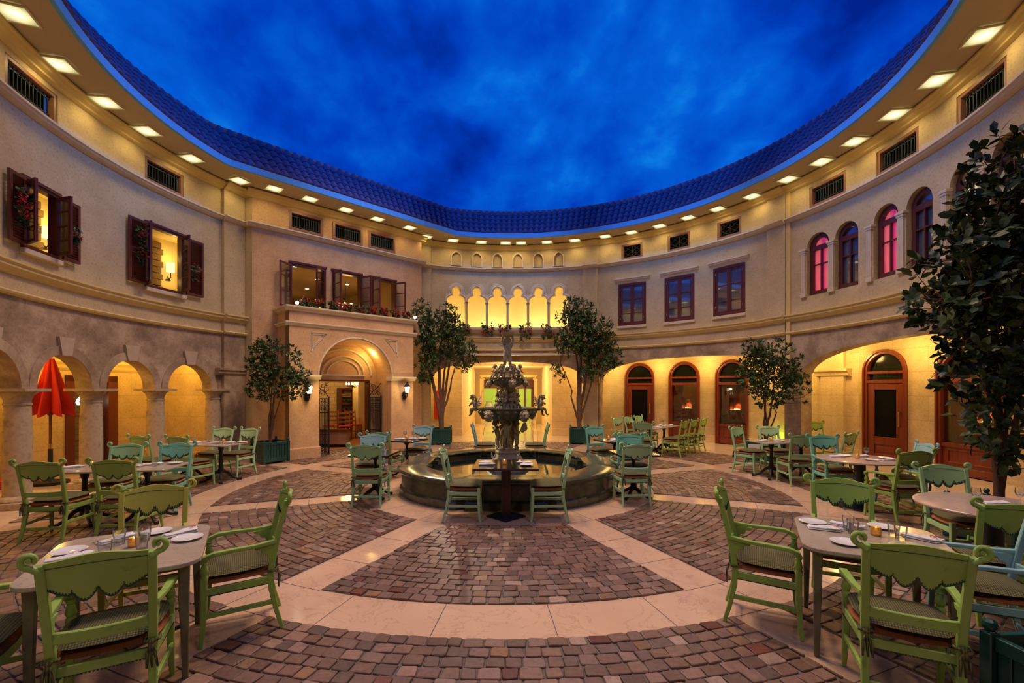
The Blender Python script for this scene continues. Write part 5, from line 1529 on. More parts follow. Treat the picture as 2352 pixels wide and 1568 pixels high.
# ---------------------------------------------------------------- tables
TZ = .705
def rrect(w, d, r, n=6):
    p = []
    for cx, cy, a0 in ((w/2-r, d/2-r, 0), (-w/2+r, d/2-r, 90), (-w/2+r, -d/2+r, 180), (w/2-r, -d/2+r, 270)):
        for i in range(n+1): a = rd(a0+90*i/n); p.append((cx+r*cos(a), cy+r*sin(a)))
    return p
TABLES = {}
def tag_table(key, o, desc): TABLES[key] = (o, desc)
def legtable(key, x, y, rz, w, d, label, desc):
    t = thing('marble_dining_table', label, 'table', (x,y,0), rz, 'front marble tables')
    m = MB(); m.prism(rrect(w, d, .13, 8), TZ-.026, TZ); m.build('tabletop', M['tabletop'], t, bevel=.006, seg=2)
    m = MB(); 
    for s in (-1,1): m.bx(-w/2+.10, s*(d/2-.10)-.012, .645, w/2-.10, s*(d/2-.10)+.012, TZ-.026); m.bx(s*(w/2-.10)-.012, -d/2+.10, .645, s*(w/2-.10)+.012, d/2-.10, TZ-.026)
    m.build('apron', M['oliveframe'], t)
    for sx in (-1,1):
        for sy in (-1,1):
            m = MB(); m.bar([(sx*(w/2-.08),sy*(d/2-.08),0),(sx*(w/2-.085),sy*(d/2-.085),.62),(sx*(w/2-.085),sy*(d/2-.085),TZ-.026)], [.03,.05,.055], [.03,.05,.055]); m.build('leg', M['oliveframe'], t, bevel=.004)
    tag_table(key, t, desc); return t
M['oliveframe'] = noisy('weathered_olive_wood', (.14,.13,.07), (.22,.20,.11), 6, .6, .15)
def clawtable(key, x, y, rz, w, d, label, desc, grp, topmat='tabletop'):
    t = thing('bistro_table', label, 'table', (x,y,0), rz, grp)
    m = MB(); m.prism(rrect(w, d, .035, 3), TZ-.024, TZ); m.build('tabletop', M[topmat], t, bevel=.005)
    m = MB(); m.lathe([(.05,.16),(.062,.2),(.04,.26),(.032,.34),(.045,.38),(.03,.43),(.028,.56),(.045,.6),(.05,.64),(.14,.665),(.16,.681)], 14); m.build('pedestal', M['iron'], t, smooth=True)
    for k in range(4):
        a = pi/4+k*pi/2; c, s = cos(a), sin(a); m = MB()
        m.bar([(c*.03,s*.03,.20),(c*.10,s*.10,.17),(c*.18,s*.18,.08),(c*.26,s*.26,.035),(c*.33,s*.33,.03)], [.035,.04,.036,.036,.05], [.06,.05,.04,.035,.05], (-s,c,0)); m.build('claw_foot', M['iron'], t, bevel=.006)
    tag_table(key, t, desc); return t
def sqtable(key, x, y, rz, w, d, label, desc, grp):
    t = thing('black_pedestal_table', label, 'table', (x,y,0), rz, grp)
    m = MB(); m.prism(rrect(w, d, .02, 3), TZ-.03, TZ); m.build('tabletop', M['blackgloss'], t, bevel=.004)
    if key == 'T4':
        m = MB(); m.bx(-.062,-.062,.03,.062,.062,TZ-.03); m.build('pedestal', M['darkwood'], t, bevel=.004)
        m = MB(); q = .265; m.add([(q,0,.003),(0,q,.003),(-q,0,.003),(0,-q,.003),(q,0,.018),(0,q,.018),(-q,0,.018),(0,-q,.018),(.075,0,.055),(0,.075,.055),(-.075,0,.055),(0,-.075,.055)], [(3,2,1,0)]+[(i+a,(i+1)%4+a,(i+1)%4+a+4,i+a+4) for a in (0,4) for i in range(4)]+[(8,9,10,11)]); m.build('base_plate', M['iron'], t)
    else:
        m = MB(); m.lathe([(.05,.12),(.05,.2),(.03,.26),(.028,.34),(.045,.37),(.026,.42),(.026,.58),(.045,.62),(.12,.66),(.14,.675)], 14); m.build('pedestal', M['iron'], t, smooth=True)
        for k in range(4):
            a = pi/4+k*pi/2; c, s = cos(a), sin(a); m = MB(); m.bar([(c*.03,s*.03,.15),(c*.12,s*.12,.10),(c*.22,s*.22,.03),(c*.29,s*.29,.022)], [.035,.038,.034,.045], [.05,.04,.03,.04], (-s,c,0)); m.build('claw_foot', M['iron'], t, bevel=.005)
    tag_table(key, t, desc); return t
M['darkwood'] = noisy('dark_red_wood_post', (.03,.008,.006), (.06,.016,.01), 3, .3, 0, stretch=(5,5,.5), coat=.3)
def roundtable(key, x, y, r, label, desc):
    t = thing('round_marble_table', label, 'table', (x,y,0), 0, 'round marble tables')
    m = MB(); m.lathe([(0,TZ-.026),(r-.01,TZ-.026),(r,TZ-.016),(r,TZ-.006),(r-.006,TZ),(0,TZ)], 56); m.build('tabletop', M['pinktop'], t, smooth=30)
    m = MB(); m.lathe([(.075,.03),(.072,.64),(.17,.66),(.18,.678)], 20); m.build('pedestal', M['iron'], t, smooth=30)
    m = MB(); m.lathe([(0,.002),(.30,.002),(.30,.014),(.26,.03),(.08,.04)], 32); m.build('base_plate', M['iron'], t, smooth=30)
    tag_table(key, t, desc); return t
legtable('T1', -2.385, 2.835, rd(30), .82, .90, 'marble table with rounded corners at the front left', 'the front left marble table')
legtable('T13', 2.40, 3.07, rd(-28), .82, .86, 'marble table with rounded corners at the front right', 'the front right marble table')
g = 'marble bistro tables with iron feet'
clawtable('T2a', -4.72, 5.92, rd(9.8), .70, .62, 'rectangular marble bistro table at the right end of the second left row', 'the right table of the second left row', g)
clawtable('T2b', -5.42, 5.80, rd(9.8), .68, .62, 'rectangular marble bistro table at the left end of the second left row', 'the left table of the second left row', g)
clawtable('T3a', -5.36, 8.42, rd(-12), .66, .60, 'marble bistro table at the right end of the far left row near the potted tree', 'the right table of the far left row', g)
clawtable('T3b', -6.02, 8.56, rd(-12), .66, .60, 'marble bistro table at the left end of the far left row', 'the left table of the far left row', g)
g = 'black pedestal tables round the fountain'
sqtable('T4', -.08, 6.10, 0, .84, .76, 'square black table with post and diamond base in front of the fountain', 'the black table before the fountain', g)
sqtable('T5', -2.16, 7.22, rd(-4), .62, .66, 'black table just left of the fountain, nearer of the two', 'the near black table left of the fountain', g)
sqtable('T6', -2.10, 9.12, rd(-18), .64, .64, 'black table left of the fountain, farther of the two', 'the far black table left of the fountain', g)
sqtable('T7', 1.92, 7.22, rd(6), .62, .66, 'black table just right of the fountain, nearer of the two', 'the near black table right of the fountain', g)
sqtable('T8', 2.02, 9.02, rd(20), .62, .60, 'black table right of the fountain, farther of the two', 'the far black table right of the fountain', g)
g = 'marble bistro tables with iron feet'
clawtable('T10a', 3.62, 11.95, rd(48), .80, .58, 'near half of the long far table by the red doors', 'the near half of the long far table', g)
clawtable('T10b', 4.18, 12.57, rd(48), .82, .58, 'far half of the long far table by the red doors', 'the far half of the long far table', g)
clawtable('T11a', 4.98, 8.78, rd(10), .66, .58, 'marble bistro table at the left of the middle right pair', 'the left table of the middle right pair', g)
clawtable('T11b', 5.64, 8.92, rd(10), .64, .58, 'marble bistro table at the right of the middle right pair', 'the right table of the middle right pair', g)
roundtable('T12', 5.02, 6.60, .53, 'round pink marble table by the red door on the right', 'the round table by the red door')
roundtable('T14', 4.12, 3.92, .52, 'round pink marble table at the far right edge of the photo', 'the far right round table')

# ---------------------------------------------------------------- tableware
PROTO = {}
def plate():
    m = MB(); m.lathe([(0,.003),(.045,.003),(.05,0),(.056,.004),(.072,.010),(.088,.014),(.089,.016),(.072,.0135),(.056,.0075),(0,.007)], 32, cap=False)
    return m.build('bread_plate', M['white'], smooth=True)
def napkin(marked):
    rows = 5; cols = 9; r_ = random.Random(5 if marked else 8)
    t = thing('napkin', 'x', 'napkin')
    m = MB()
    def sheet(pts, z0, bulge):
        n = 8; vs = []
        (ax, ay), (bx, by), (cx, cy), (dx, dy) = pts
        for j in range(n+1):
            v = j/n
            for i in range(n+1):
                u = i/n
                x = (ax*(1-u)+bx*u)*(1-v)+(dx*(1-u)+cx*u)*v; y = (ay*(1-u)+by*u)*(1-v)+(dy*(1-u)+cy*u)*v
                vs.append((x*.86, y*.86, z0+bulge*sin(pi*u)*sin(pi*v)+.004*sin(9*u+3*v)*sin(pi*v)+.0015))
        o = len(vs); vs += [(x, y, z-.006) for x, y, z in vs]
        w = n+1; fs = []
        for j in range(n):
            for i in range(n):
                a = j*w+i; fs += [(a, a+1, a+w+1, a+w), (o+a, o+a+w, o+a+w+1, o+a+1)]
        for i in range(n): fs += [(i, o+i, o+i+1, i+1), (n*w+i, n*w+i+1, o+n*w+i+1, o+n*w+i), (i*w, (i+1)*w, o+(i+1)*w, o+i*w), (i*w+n, o+i*w+n, o+(i+1)*w+n, (i+1)*w+n)]
        m.add(vs, fs)
    sheet([(-.125,-.05),(.10,-.055),(.11,.035),(-.12,.045)], .008, .010)
    sheet([(-.12,-.042),(.02,-.05),(.135,.0),(-.115,.035)], .018, .012)
    sheet([(.0,-.052),(.09,-.06),(.125,.03),(.02,.048)], .022, .008)
    m.build('folded_cloth', M['linen'], t, smooth=True)
    m = MB()
    if marked:      # small red printed squiggle
        m.tube([(.045,-.02,.038),(.055,-.004,.040),(.062,-.02,.038),(.07,-.002,.039),(.078,-.02,.036)], .0022, 4)
        m.bar([(.048,-.026,.0365),(.076,-.026,.0345)], .003, .002, (0,1,0)); m.build('red_mark', M['redink'], t)
    m = MB(); m.bar([(-.11,.055,.008),(.02,.06,.010),(.10,.062,.010)], [.012,.008,.02], [.003,.003,.003], (0,1,0)); m.build('cutlery', M['steel'], t)
    return t
M['steel'] = noisy('cutlery_steel', (.6,.6,.6), (.7,.7,.7), 10, .2, 0, metal=1)
def tumbler():
    t = thing('glass_tumbler', 'x', 'glass')
    m = MB(); n = 20; vs = []
    pro = [(.0,.002,0),(.027,.002,0),(.029,.006,1),(.031,.045,1),(.034,.055,0),(.0365,.098,0),(.0345,.098,0),(.031,.055,0),(.027,.012,0),(0,.012,0)]
    for k in range(n):
        a = 2*pi*k/n
        for r, z, f in pro: 
            rr = r*(1-.03*f*(k % 2)); vs.append((rr*cos(a), rr*sin(a), z))
    q = len(pro); m.add(vs, [(k*q+i, ((k+1)%n)*q+i, ((k+1)%n)*q+i+1, k*q+i+1) for k in range(n) for i in range(q-1)])
    m.build('tumbler', M['glass'], t, smooth=50)
    m = MB(); m.lathe([(0,.013),(.0265,.013),(.030,.05),(0,.05)], 16); m.build('water', M['water_g'], t, smooth=True)
    return t
def goblet():
    t = thing('stemmed_glass', 'x', 'glass')
    m = MB(); m.lathe([(0,.001),(.032,.001),(.033,.004),(.008,.008),(.0045,.02),(.0045,.062),(.012,.070),(.028,.085),(.034,.105),(.0335,.125),(.029,.15),(.0275,.15),(.032,.124),(.0325,.105),(.026,.088),(.0,.076)], 20, cap=False); m.build('goblet', M['glass'], t, smooth=True)
    m = MB(); m.lathe([(0,.078),(.025,.089),(.031,.105),(0,.105)], 16); m.build('water', M['water_g'], t, smooth=True)
    return t
def votive():
    t = thing('votive_candle', 'x', 'candle')
    m = MB(); m.lathe([(.0,.001),(.027,.001),(.03,.008),(.03,.048),(.027,.058),(.025,.058),(.0275,.047),(.0275,.01),(0,.01)], 20, cap=False); m.build('gold_cup', M['goldglass'], t, smooth=True)
    m = MB(); m.lathe([(0,.012),(.025,.012),(.025,.036),(0,.036)], 14); m.build('wax', M['wax'], t)
    m = MB(); m.lathe([(.0,.036),(.006,.044),(.004,.054),(0,.066)], 8); m.build('flame', M['candle'], t, smooth=True)
    return t
M['wax'] = glow('glowing_wax', (1,.6,.2), 1.2)
M['goldglass'] = noisy('gold_mosaic_glass', (.75,.42,.10), (.9,.6,.2), 60, .2, .2, metal=.2)
mm, tt, pp = M['goldglass'], M['goldglass'].node_tree, M['goldglass'].node_tree.nodes['Principled BSDF']
pp.inputs['Transmission Weight'].default_value = .5
PROTO = {'p': plate(), 'n': napkin(True), 'm': napkin(False), 't': tumbler(), 'g': goblet(), 'v': votive()}
PU = set()
WORDS = {'p': ('bread plate','plate','white bread plates'), 'n': ('red-marked white napkin','napkin','folded napkins'), 'm': ('folded white napkin','napkin','folded napkins'), 't': ('clear tumbler of water','glass','tumblers'), 'g': ('stemmed water glass','glass','stemmed glasses'), 'v': ('glowing gold votive candle','candle','votive candles')}
TAKEN = {}
def settle(key, kind, x, y, r):
    """nudge an item so that it does not stand on what already lies on its table"""
    def discs(x, y):
        if kind in 'nm': return [(x+k*cos(r), y+k*sin(r), .062) for k in (-.065, 0, .06)]
        return [(x, y, {'p': .091, 't': .040, 'g': .036, 'v': .034}[kind])]
    x0, y0 = x, y
    for _ in range(60):
        push = Vector((0, 0))
        for a in discs(x, y):
            for b in TAKEN.get(key, []):
                d = Vector((a[0]-b[0], a[1]-b[1])); g = a[2]+b[2]-d.length
                if g > 0: push += (d.normalized() if d.length > 1e-4 else Vector((1, 0)))*(g*.55+.001)
        if push.length < 1e-5: break
        x += max(-.03, min(.03, push.x)); y += max(-.03, min(.03, push.y))
        x = max(x0-.09, min(x0+.09, x)); y = max(y0-.09, min(y0+.09, y))
    TAKEN.setdefault(key, []).extend(discs(x, y))
    return x, y
def put(key, kind, items):
    """items: (x, y, turn, where); x,y on the table top in its own axes"""
    o, desc = TABLES[key]; ca, sa = cos(o.rotation_euler.z), sin(o.rotation_euler.z)
    for x, y, r, where in items:
        x, y = settle(key, kind, x, y, r)
        loc = (o.location.x+x*ca-y*sa, o.location.y+x*sa+y*ca, TZ+.0005)
        w = WORDS[kind]; lab = ('white ' if kind == 'p' else '')+w[0]+' on '+desc+(', '+where if where else '')
        src = PROTO[kind]; rz = o.rotation_euler.z+r
        if kind not in PU:
            PU.add(kind); src.location = loc; src.rotation_euler = (0,0,rz); tag(src, lab, w[1], w[2]+' on the tables')
        else: dup(src, loc, rz, lab)
# front left table (local x along its long side, y away from the viewer)
put('T1','p',[(.30,.06,0,'at its right corner'),(.10,.33,0,'on the far side'),(-.30,.12,0,'at the left')])
put('T1','n',[(.25,.22,.5,'by the right corner plate')])
put('T1','m',[(-.10,.27,.7,'at the far side'),(-.26,-.02,.2,'at the left, near the viewer'),(.02,-.30,0,'on the near side')])
put('T1','t',[(.06,.16,0,'right of the candle'),(-.10,.20,0,'left of the candle'),(-.09,-.08,0,'at the left beside the napkin'),(.08,-.06,0,'right behind the near chair')])
put('T1','v',[(.02,.06,0,'')])
put('T13','p',[(-.30,.22,0,'at the far left corner'),(.13,.31,0,'on the far side'),(-.16,-.22,0,'nearest the viewer')])
put('T13','n',[(-.24,.08,.1,'at the left, nearest the side-on chair'),(-.10,.23,-.3,'on the far side'),(.30,.12,-.5,'at the right')])
put('T13','m',[(.06,-.26,1.2,'nearest the viewer')])
put('T13','t',[(-.14,.20,0,'farthest left'),(-.10,.06,0,'second farthest left'),(.18,.12,0,'right of the candle, the farther'),(.17,.03,0,'right of the candle, the nearer')])
put('T13','v',[(.05,.08,0,'')])
put('T4','p',[(-.28,.12,0,'at the left'),(.27,-.10,0,'at the right')])
put('T4','m',[(-.25,-.08,0,'at the left'),(.24,.02,3.1,'at the right')])
put('T4','g',[(-.18,-.02,0,'at the left'),(.16,.18,0,'at the right')]); put('T4','v',[(-.02,-.02,0,'')])
put('T2a','m',[(.0,.12,.4,'at the far side'),(-.14,-.05,.2,'at the left')]); put('T2a','p',[(.23,.18,0,'')]); put('T2a','t',[(.08,0,0,'')])
put('T2b','m',[(.15,.06,.5,'at the right'),(-.16,.05,.3,'at the left')]); put('T2b','t',[(.26,.12,0,'')]); put('T2b','v',[(.02,.1,0,'')])
put('T3a','m',[(-.12,.0,.2,'at the left'),(.06,.06,.1,'at the right')]); put('T3a','p',[(.23,.18,0,'')]); put('T3a','t',[(.02,-.02,0,'')]); put('T3a','v',[(-.06,.12,0,'')])
put('T3b','m',[(.1,.0,.2,'')]); put('T3b','p',[(.18,.16,0,'')]); put('T3b','t',[(-.05,.1,0,'')])
put('T6','m',[(-.12,-.06,.3,'at the left'),(.05,.02,.2,'at the right')]); put('T6','p',[(.22,.17,0,'')]); put('T6','g',[(-.10,.10,0,'at the left'),(.06,.16,0,'at the right')]); put('T6','v',[(.0,.0,0,'')])
put('T8','m',[(-.08,-.11,.3,'nearer'),(.06,.09,.2,'farther')]); put('T8','v',[(.0,.1,0,'')]); put('T8','g',[(.15,.05,0,'')])
put('T5','m',[(-.15,.05,.2,'')]); put('T5','g',[(.1,.1,0,'')]); put('T7','g',[(-.1,.12,0,'')])
put('T10a','m',[(-.2,-.1,0,'nearest'),(.0,.12,0,'at the far side'),(.2,-.1,0,'at the right')]); put('T10a','t',[(-.1,.02,0,'nearer'),(.2,.08,0,'farther')]); put('T10a','v',[(.05,-.02,0,'')])
put('T10b','m',[(-.2,-.1,0,'nearest'),(.0,.12,0,'at the far side'),(.2,-.1,0,'at the right')]); put('T10b','g',[(-.1,.02,0,'nearer'),(.2,.08,0,'farther')]); put('T10b','p',[(.3,.1,0,'')])
put('T11a','m',[(-.15,.05,.1,'at the left'),(.08,-.12,.1,'on the near side'),(.2,.1,.3,'at the right')]); put('T11a','t',[(-.12,.14,0,'at the left'),(.24,.16,0,'at the right')]); put('T11a','v',[(.04,.05,0,'')])
put('T11b','m',[(-.1,.05,.1,'at the left'),(.15,.0,.2,'at the right')]); put('T11b','p',[(.0,-.15,0,'')])
put('T12','m',[(-.22,.14,-.2,'at the far left'),(.24,-.20,.1,'on the near side'),(.16,.17,.2,'at the right')]); put('T12','p',[(-.05,.24,0,'on the far side'),(.02,-.20,0,'on the near side'),(.36,0,0,'at the right')]); put('T12','g',[(-.16,.30,0,'on the far side'),(.14,.06,0,'right of the candle')]); put('T12','v',[(-.02,.02,0,'')])
put('T14','m',[(.08,.05,-.1,'in the middle'),(.2,-.1,.2,'at the right')]); put('T14','g',[(-.12,.02,0,'at the left'),(.26,.02,0,'at the right')]); put('T14','p',[(-.1,-.30,0,'')])
# ---------------------------------------------------------------- fountain
LEDGE = []
def skin_mesh(name, verts, edges, radii, sub=1):
    me = bpy.data.meshes.new(name); me.from_pydata(verts, edges, [])
    o = bpy.data.objects.new(name, me); COL.objects.link(o)
    md = o.modifiers.new('s', 'SKIN')
    sv = me.skin_vertices[0].data
    for i, r in enumerate(radii): sv[i].radius = (r, r); sv[i].use_root = (i == 0)
    o.modifiers.new('u', 'SUBSURF').levels = sub
    dg_ = bpy.context.evaluated_depsgraph_get(); dg_.update()
    nm = bpy.data.meshes.new_from_object(o.evaluated_get(dg_))
    bpy.data.objects.remove(o); bpy.data.meshes.remove(me)
    return nm
def putto_mesh(pose):
    V = [(0,0,.47)]; E = []; Rr = [.10]
    def add(p, par, r): V.append(p); E.append((par, len(V)-1)); Rr.append(r); return len(V)-1
    lean = pose.get('lean', 0)
    b = add((0,.02+lean*.1,.58), 0, .105); c = add((0,lean*.25,.70), b, .098); n = add((0,lean*.3,.795), c, .05)
    h1 = add((0,.02+lean*.34,.85), n, .088); h2 = add((0,.02+lean*.36,.91), h1, .108); add((0,.0+lean*.36,.985), h2, .06)
    for s in (-1, 1):
        P = pose['arm_l' if s < 0 else 'arm_r']
        sh = add((s*.105, lean*.26, .735), c, .055); el = add((s*P[0][0], P[0][1]+lean*.2, P[0][2]), sh, .043); wr = add((s*P[1][0], P[1][1], P[1][2]), el, .034); add((s*P[1][0]*1.02, P[1][1]+.03, P[1][2]+.035*(1 if P[1][2] > .8 else -1)), wr, .032)
        L = pose['leg_l' if s < 0 else 'leg_r']
        hp = add((s*.065, 0, .43), 0, .085); kn = add((s*L[0][0], L[0][1], L[0][2]), hp, .062); an = add((s*L[1][0], L[1][1], L[1][2]), kn, .04); add((s*L[1][0]*1.05, L[1][1]+.09, L[1][2]-.015), an, .032)
    return skin_mesh('putto', V, E, Rr, 1)
ST = dict(leg_l=((.075,.03,.24),(.08,-.01,.035)), leg_r=((.085,.06,.25),(.11,.0,.035)))
POSES = {
 'hold': dict(ST, arm_l=((.17,.02,.88),(.12,.02,1.02)), arm_r=((.19,.03,.60),(.17,.14,.52))),
 'lean': dict(ST, lean=.3, arm_l=((.20,.08,.64),(.12,.20,.60)), arm_r=((.20,.06,.62),(.24,.16,.72))),
 'top':  dict(ST, arm_l=((.19,.0,.90),(.14,.02,1.10)), arm_r=((.19,.0,.90),(.14,.02,1.10))),
 'sit':  dict(lean=.35, leg_l=((.10,.22,.44),(.09,.26,.20)), leg_r=((.11,.24,.46),(.13,.33,.24)), arm_l=((.20,.10,.62),(.12,.24,.60)), arm_r=((.19,.10,.64),(.08,.23,.66))),
}
PM = {}
def putto(name, parent, pose, loc, rz, size, wings=True, tilt=0):
    if pose not in PM:
        nm = putto_mesh(POSES[pose]); bm = bmesh.new(); bm.from_mesh(nm)
        ln = POSES[pose].get('lean', 0)*.36
        # curls, nose, cheeks
        for k in range(26):
            a = 2.4*k; el = -.35+1.35*(k/26); r = .098
            y = -.012+ln+r*cos(el)*sin(a)
            if sin(a) > .55 and el < .55: continue
            bmesh.ops.create_icosphere(bm, subdivisions=1, radius=.034, matrix=Matrix.Translation((r*cos(el)*cos(a), y, .915+r*sin(el))))
        for x, z, r in ((0,.895,.02),(-.042,.875,.03),(.042,.875,.03),(0,.845,.022)): bmesh.ops.create_icosphere(bm, subdivisions=1, radius=r, matrix=Matrix.Translation((x, .10+ln, z)))
        bm.to_mesh(nm); bm.free(); nm.shade_smooth(); nm.materials.append(M['bronzest']); PM[pose] = nm
    o = bpy.data.objects.new(name, PM[pose]); COL.objects.link(o); o.parent = parent
    o.location = loc; o.rotation_euler = (tilt, 0, rz); o.scale = (size,)*3
    if wings:
        for s in (-1, 1):
            m = MB(); ln = POSES[pose].get('lean', 0)*.2
            for k in range(6):
                a = .25+.24*k; L = .34-.025*k
                p0 = Vector((s*.05, -.09+ln, .70)); d = Vector((s*cos(a)*.75, -.42, .9-.30*k)).normalized()
                m.bar([p0, p0+d*L*.5, p0+d*L], [.05,.07,.02], [.02,.016,.006], (0,1,0))
            m.build('wing', M['bronzest'], o)
    return o
M['bronzest'] = noisy('weathered_bronze_stone', (.12,.095,.048), (.42,.34,.19), 8, .45, .5, c3=(.25,.20,.105), spec=.5, bscale=30)
def fountain():
    t = thing('fountain', 'tiered bronze fountain with cherubs in a dark granite basin', 'fountain', (FX, FY, 0))
    def rr(ph, r=1.90):
        d = (ph+pi/4) % (pi/2)-pi/4; w = rd(17.5)
        if abs(d) < w: return min(r-.0, (r-.10)/cos(d)) - .0
        if abs(d) < w+rd(4): return r-.16*(1-abs(abs(d)-w-rd(2))/rd(2))*.8 if abs(abs(d)-w-rd(2)) < rd(2) else r
        return r
    def loft(prof, name, mat, base=1.90, close=True):
        n = 180; m = MB(); vs = []; q = len(prof)
        for i in range(n):
            ph = 2*pi*i/n; R0 = rr(ph, base)
            for o, z in prof: vs.append(((R0+o)*cos(ph), (R0+o)*sin(ph), z))
        fs = [(i*q+k, ((i+1)%n)*q+k, ((i+1)%n)*q+(k+1)%q, i*q+(k+1)%q) for i in range(n) for k in range(q if close else q-1)]
        m.add(vs, fs); return m.build(name, mat, t, smooth=35)
    loft([(0,0.001),(.0,.10),(-.015,.115),(-.035,.13),(-.04,.15),(-.035,.345),(-.40,.345),(-.40,.01)], 'basin_wall', M['granite'])
    loft([(-.045,.345),(-.01,.348),(.025,.365),(.04,.385),(.04,.405),(.025,.425),(-.02,.432),(-.43,.432),(-.455,.42),(-.46,.40),(-.44,.375),(-.40,.345)], 'basin_rim', M['granite'])
    m = MB(); n = 90; m.add([((rr(2*pi*i/n)-.39)*cos(2*pi*i/n), (rr(2*pi*i/n)-.39)*sin(2*pi*i/n), .29) for i in range(n)], [tuple(range(n))]); m.build('pool_water', M['pool'], t)
    m = MB(); m.lathe([(.44,.02),(.44,.30),(.36,.36),(.30,.42),(.24,.52),(.215,.56),(.225,.58),(.225,.60),(.20,.62),(.21,.64),(.21,.665),(.0,.665)], 8); m.build('pedestal', M['bronzest'], t, bevel=.01)
    m = MB(); m.lathe([(.10,.66),(.06,.74),(.055,1.0),(.09,1.10),(.16,1.16)], 14); m.build('stem', M['bronzest'], t, smooth=True)
    for k, (a, p) in enumerate(((-95,'hold'),(-172,'lean'),(-22,'hold'),(118,'lean'),(48,'hold'))):
        putto('cherub', t, p, (.165*cos(rd(a)), .165*sin(rd(a)), .655), rd(a)-pi/2, .50, False)
    m = MB(); m.bar([(.24,-.12,.95),(.30,-.13,1.02),(.31,-.13,1.12)], [.06,.12,.05], [.03,.03,.02], (1,0,0)); m.build('shield', M['bronzest'], t, bevel=.01)
    def bowl(name, z0, h, r, flutes, t_=.02):
        m = MB(); n = flutes*6; pr = [(.16,0),(.30,.05),(.62,.16),(.88,.42),(.97,.68),(.93,.82),(.96,.90),(1.0,.94),(1.0,1.0),(.94,1.0),(.90,.9),(.7,.8),(0,.8)]
        vs = []; q = len(pr)
        for i in range(n):
            ph = 2*pi*i/n; g = abs(sin(ph*flutes/2))
            for k, (a, b) in enumerate(pr):
                f = 1-.10*(1-g)*(1 if 1 <= k <= 4 else 0); vs.append((a*f*r*cos(ph), a*f*r*sin(ph), z0+b*h))
        m.add(vs, [(i*q+k, ((i+1)%n)*q+k, ((i+1)%n)*q+k+1, i*q+k+1) for i in range(n) for k in range(q-1)]); return m.build(name, M['bronzebowl'], t, smooth=50)
    bowl('large_bowl', 1.135, .24, .555, 22); bowl('small_bowl', 1.72, .19, .32, 14)
    m = MB(); m.lathe([(0,1.352),(.50,1.352)], 40, cap=False); m.build('bowl_water', M['pool'], t)
    def mask(a, r, z, s):
        o = MB(); c = Vector((r*cos(rd(a)), r*sin(rd(a)), z)); d = Vector((cos(rd(a)), sin(rd(a)), 0)); w = Vector((-d.y, d.x, 0))
        o.ball(c, s, 12, (1,1,1.15)); o.ball(c+d*s*.8-Vector((0,0,s*.35)), s*.5, 10); o.ball(c+d*s*.95, s*.24, 8)
        for q in (-1,1): o.ball(c+d*s*.7+w*q*s*.45+Vector((0,0,s*.35)), s*.3, 8); o.ball(c+w*q*s*.95+Vector((0,0,s*.6)), s*.34, 8)
        for k in range(11):
            b = 2*pi*k/11; o.ball(c+w*cos(b)*s*1.05+Vector((0,0,sin(b)*s*1.15)), s*.36, 8)
        o.build('lion_mask', M['bronzest'], t, smooth=True)
    for a in (-125,-58,35,145): mask(a, .545, 1.25, .072)
    for a in (-75,-15,195,100): mask(a, .33, 1.80, .052)
    # seated group round the middle stem
    m = MB(); m.lathe([(.20,1.36),(.17,1.42),(.10,1.5),(.09,1.62),(.12,1.70),(.15,1.75)], 12); m.build('stem', M['bronzest'], t, smooth=True)
    for a in (-115,-62,-5,60,120,185): putto('seated_cherub', t, 'sit', (.13*cos(rd(a)), .13*sin(rd(a)), 1.27), rd(a)-pi/2, .36, False)
    for a in (-100,-35,30,90,150,215):
        m = MB(); c, s = cos(rd(a)), sin(rd(a)); m.bar([(c*.10,s*.10,1.74),(c*.17,s*.17,1.66),(c*.14,s*.14,1.56),(c*.20,s*.20,1.48)], [.05,.06,.05,.03], [.04,.05,.04,.03], (-s,c,0)); m.build('scroll_bracket', M['bronzest'], t, bevel=.01)
    # winged cherubs on the rim
    putto('winged_cherub', t, 'sit', (-.53,-.04,1.17), rd(68), .44, True, -.12)
    putto('winged_cherub', t, 'sit', (.53,-.04,1.17), rd(-68), .44, True, -.12)
    for a in (-112,-68,-158,-22,60,120): putto('small_cherub', t, 'sit', (.20*cos(rd(a)), .20*sin(rd(a)), 1.80), rd(a)-pi/2, .34, True)
    m = MB(); m.lathe([(.16,1.88),(.12,1.95),(.09,2.04),(.10,2.07),(0,2.08)], 12); m.build('rock_mound', M['bronzest'], t, smooth=True)
    putto('top_cherub', t, 'top', (0,0,2.06), rd(188), .56, True)
    m = MB(); n = 30; vs = []; pr = [(.02,0),(.08,.03),(.115,.07),(.125,.10),(.115,.10),(.07,.06),(0,.05)]; q = len(pr)
    for i in range(n):
        ph = 2*pi*i/n; f = 1-.08*(i % 2)
        for a, b in pr: vs.append((a*f*cos(ph), a*f*sin(ph), 2.62+b))
    m.add(vs, [(i*q+k, ((i+1)%n)*q+k, ((i+1)%n)*q+k+1, i*q+k+1) for i in range(n) for k in range(q-1)]); m.build('shell_basin', M['bronzest'], t, smooth=50)
    def jet(p, v, T, r0=.004):
        m = MB(); pts = []
        for i in range(15):
            s = T*i/14; pts.append((p[0]+v[0]*s, p[1]+v[1]*s, p[2]+v[2]*s-4.9*s*s))
        m.tube(pts, [r0*(1-.35*i/14) for i in range(15)], 5); m.build('water_jet', M['jet'], t, smooth=True)
    jet((.40,-.08,1.80), (.28,-.1,0), .30); jet((-.40,-.08,1.80), (-.28,-.1,0), .30)
    jet((.34,-.50,1.20), (.35,-.35,0), .43); jet((.50,.36,1.20), (.2,.15,0), .43); jet((-.33,-.48,1.2), (-.3,-.3,0), .43)
    jet((-.05,-.12,2.35), (-.12,-.1,0), .2)
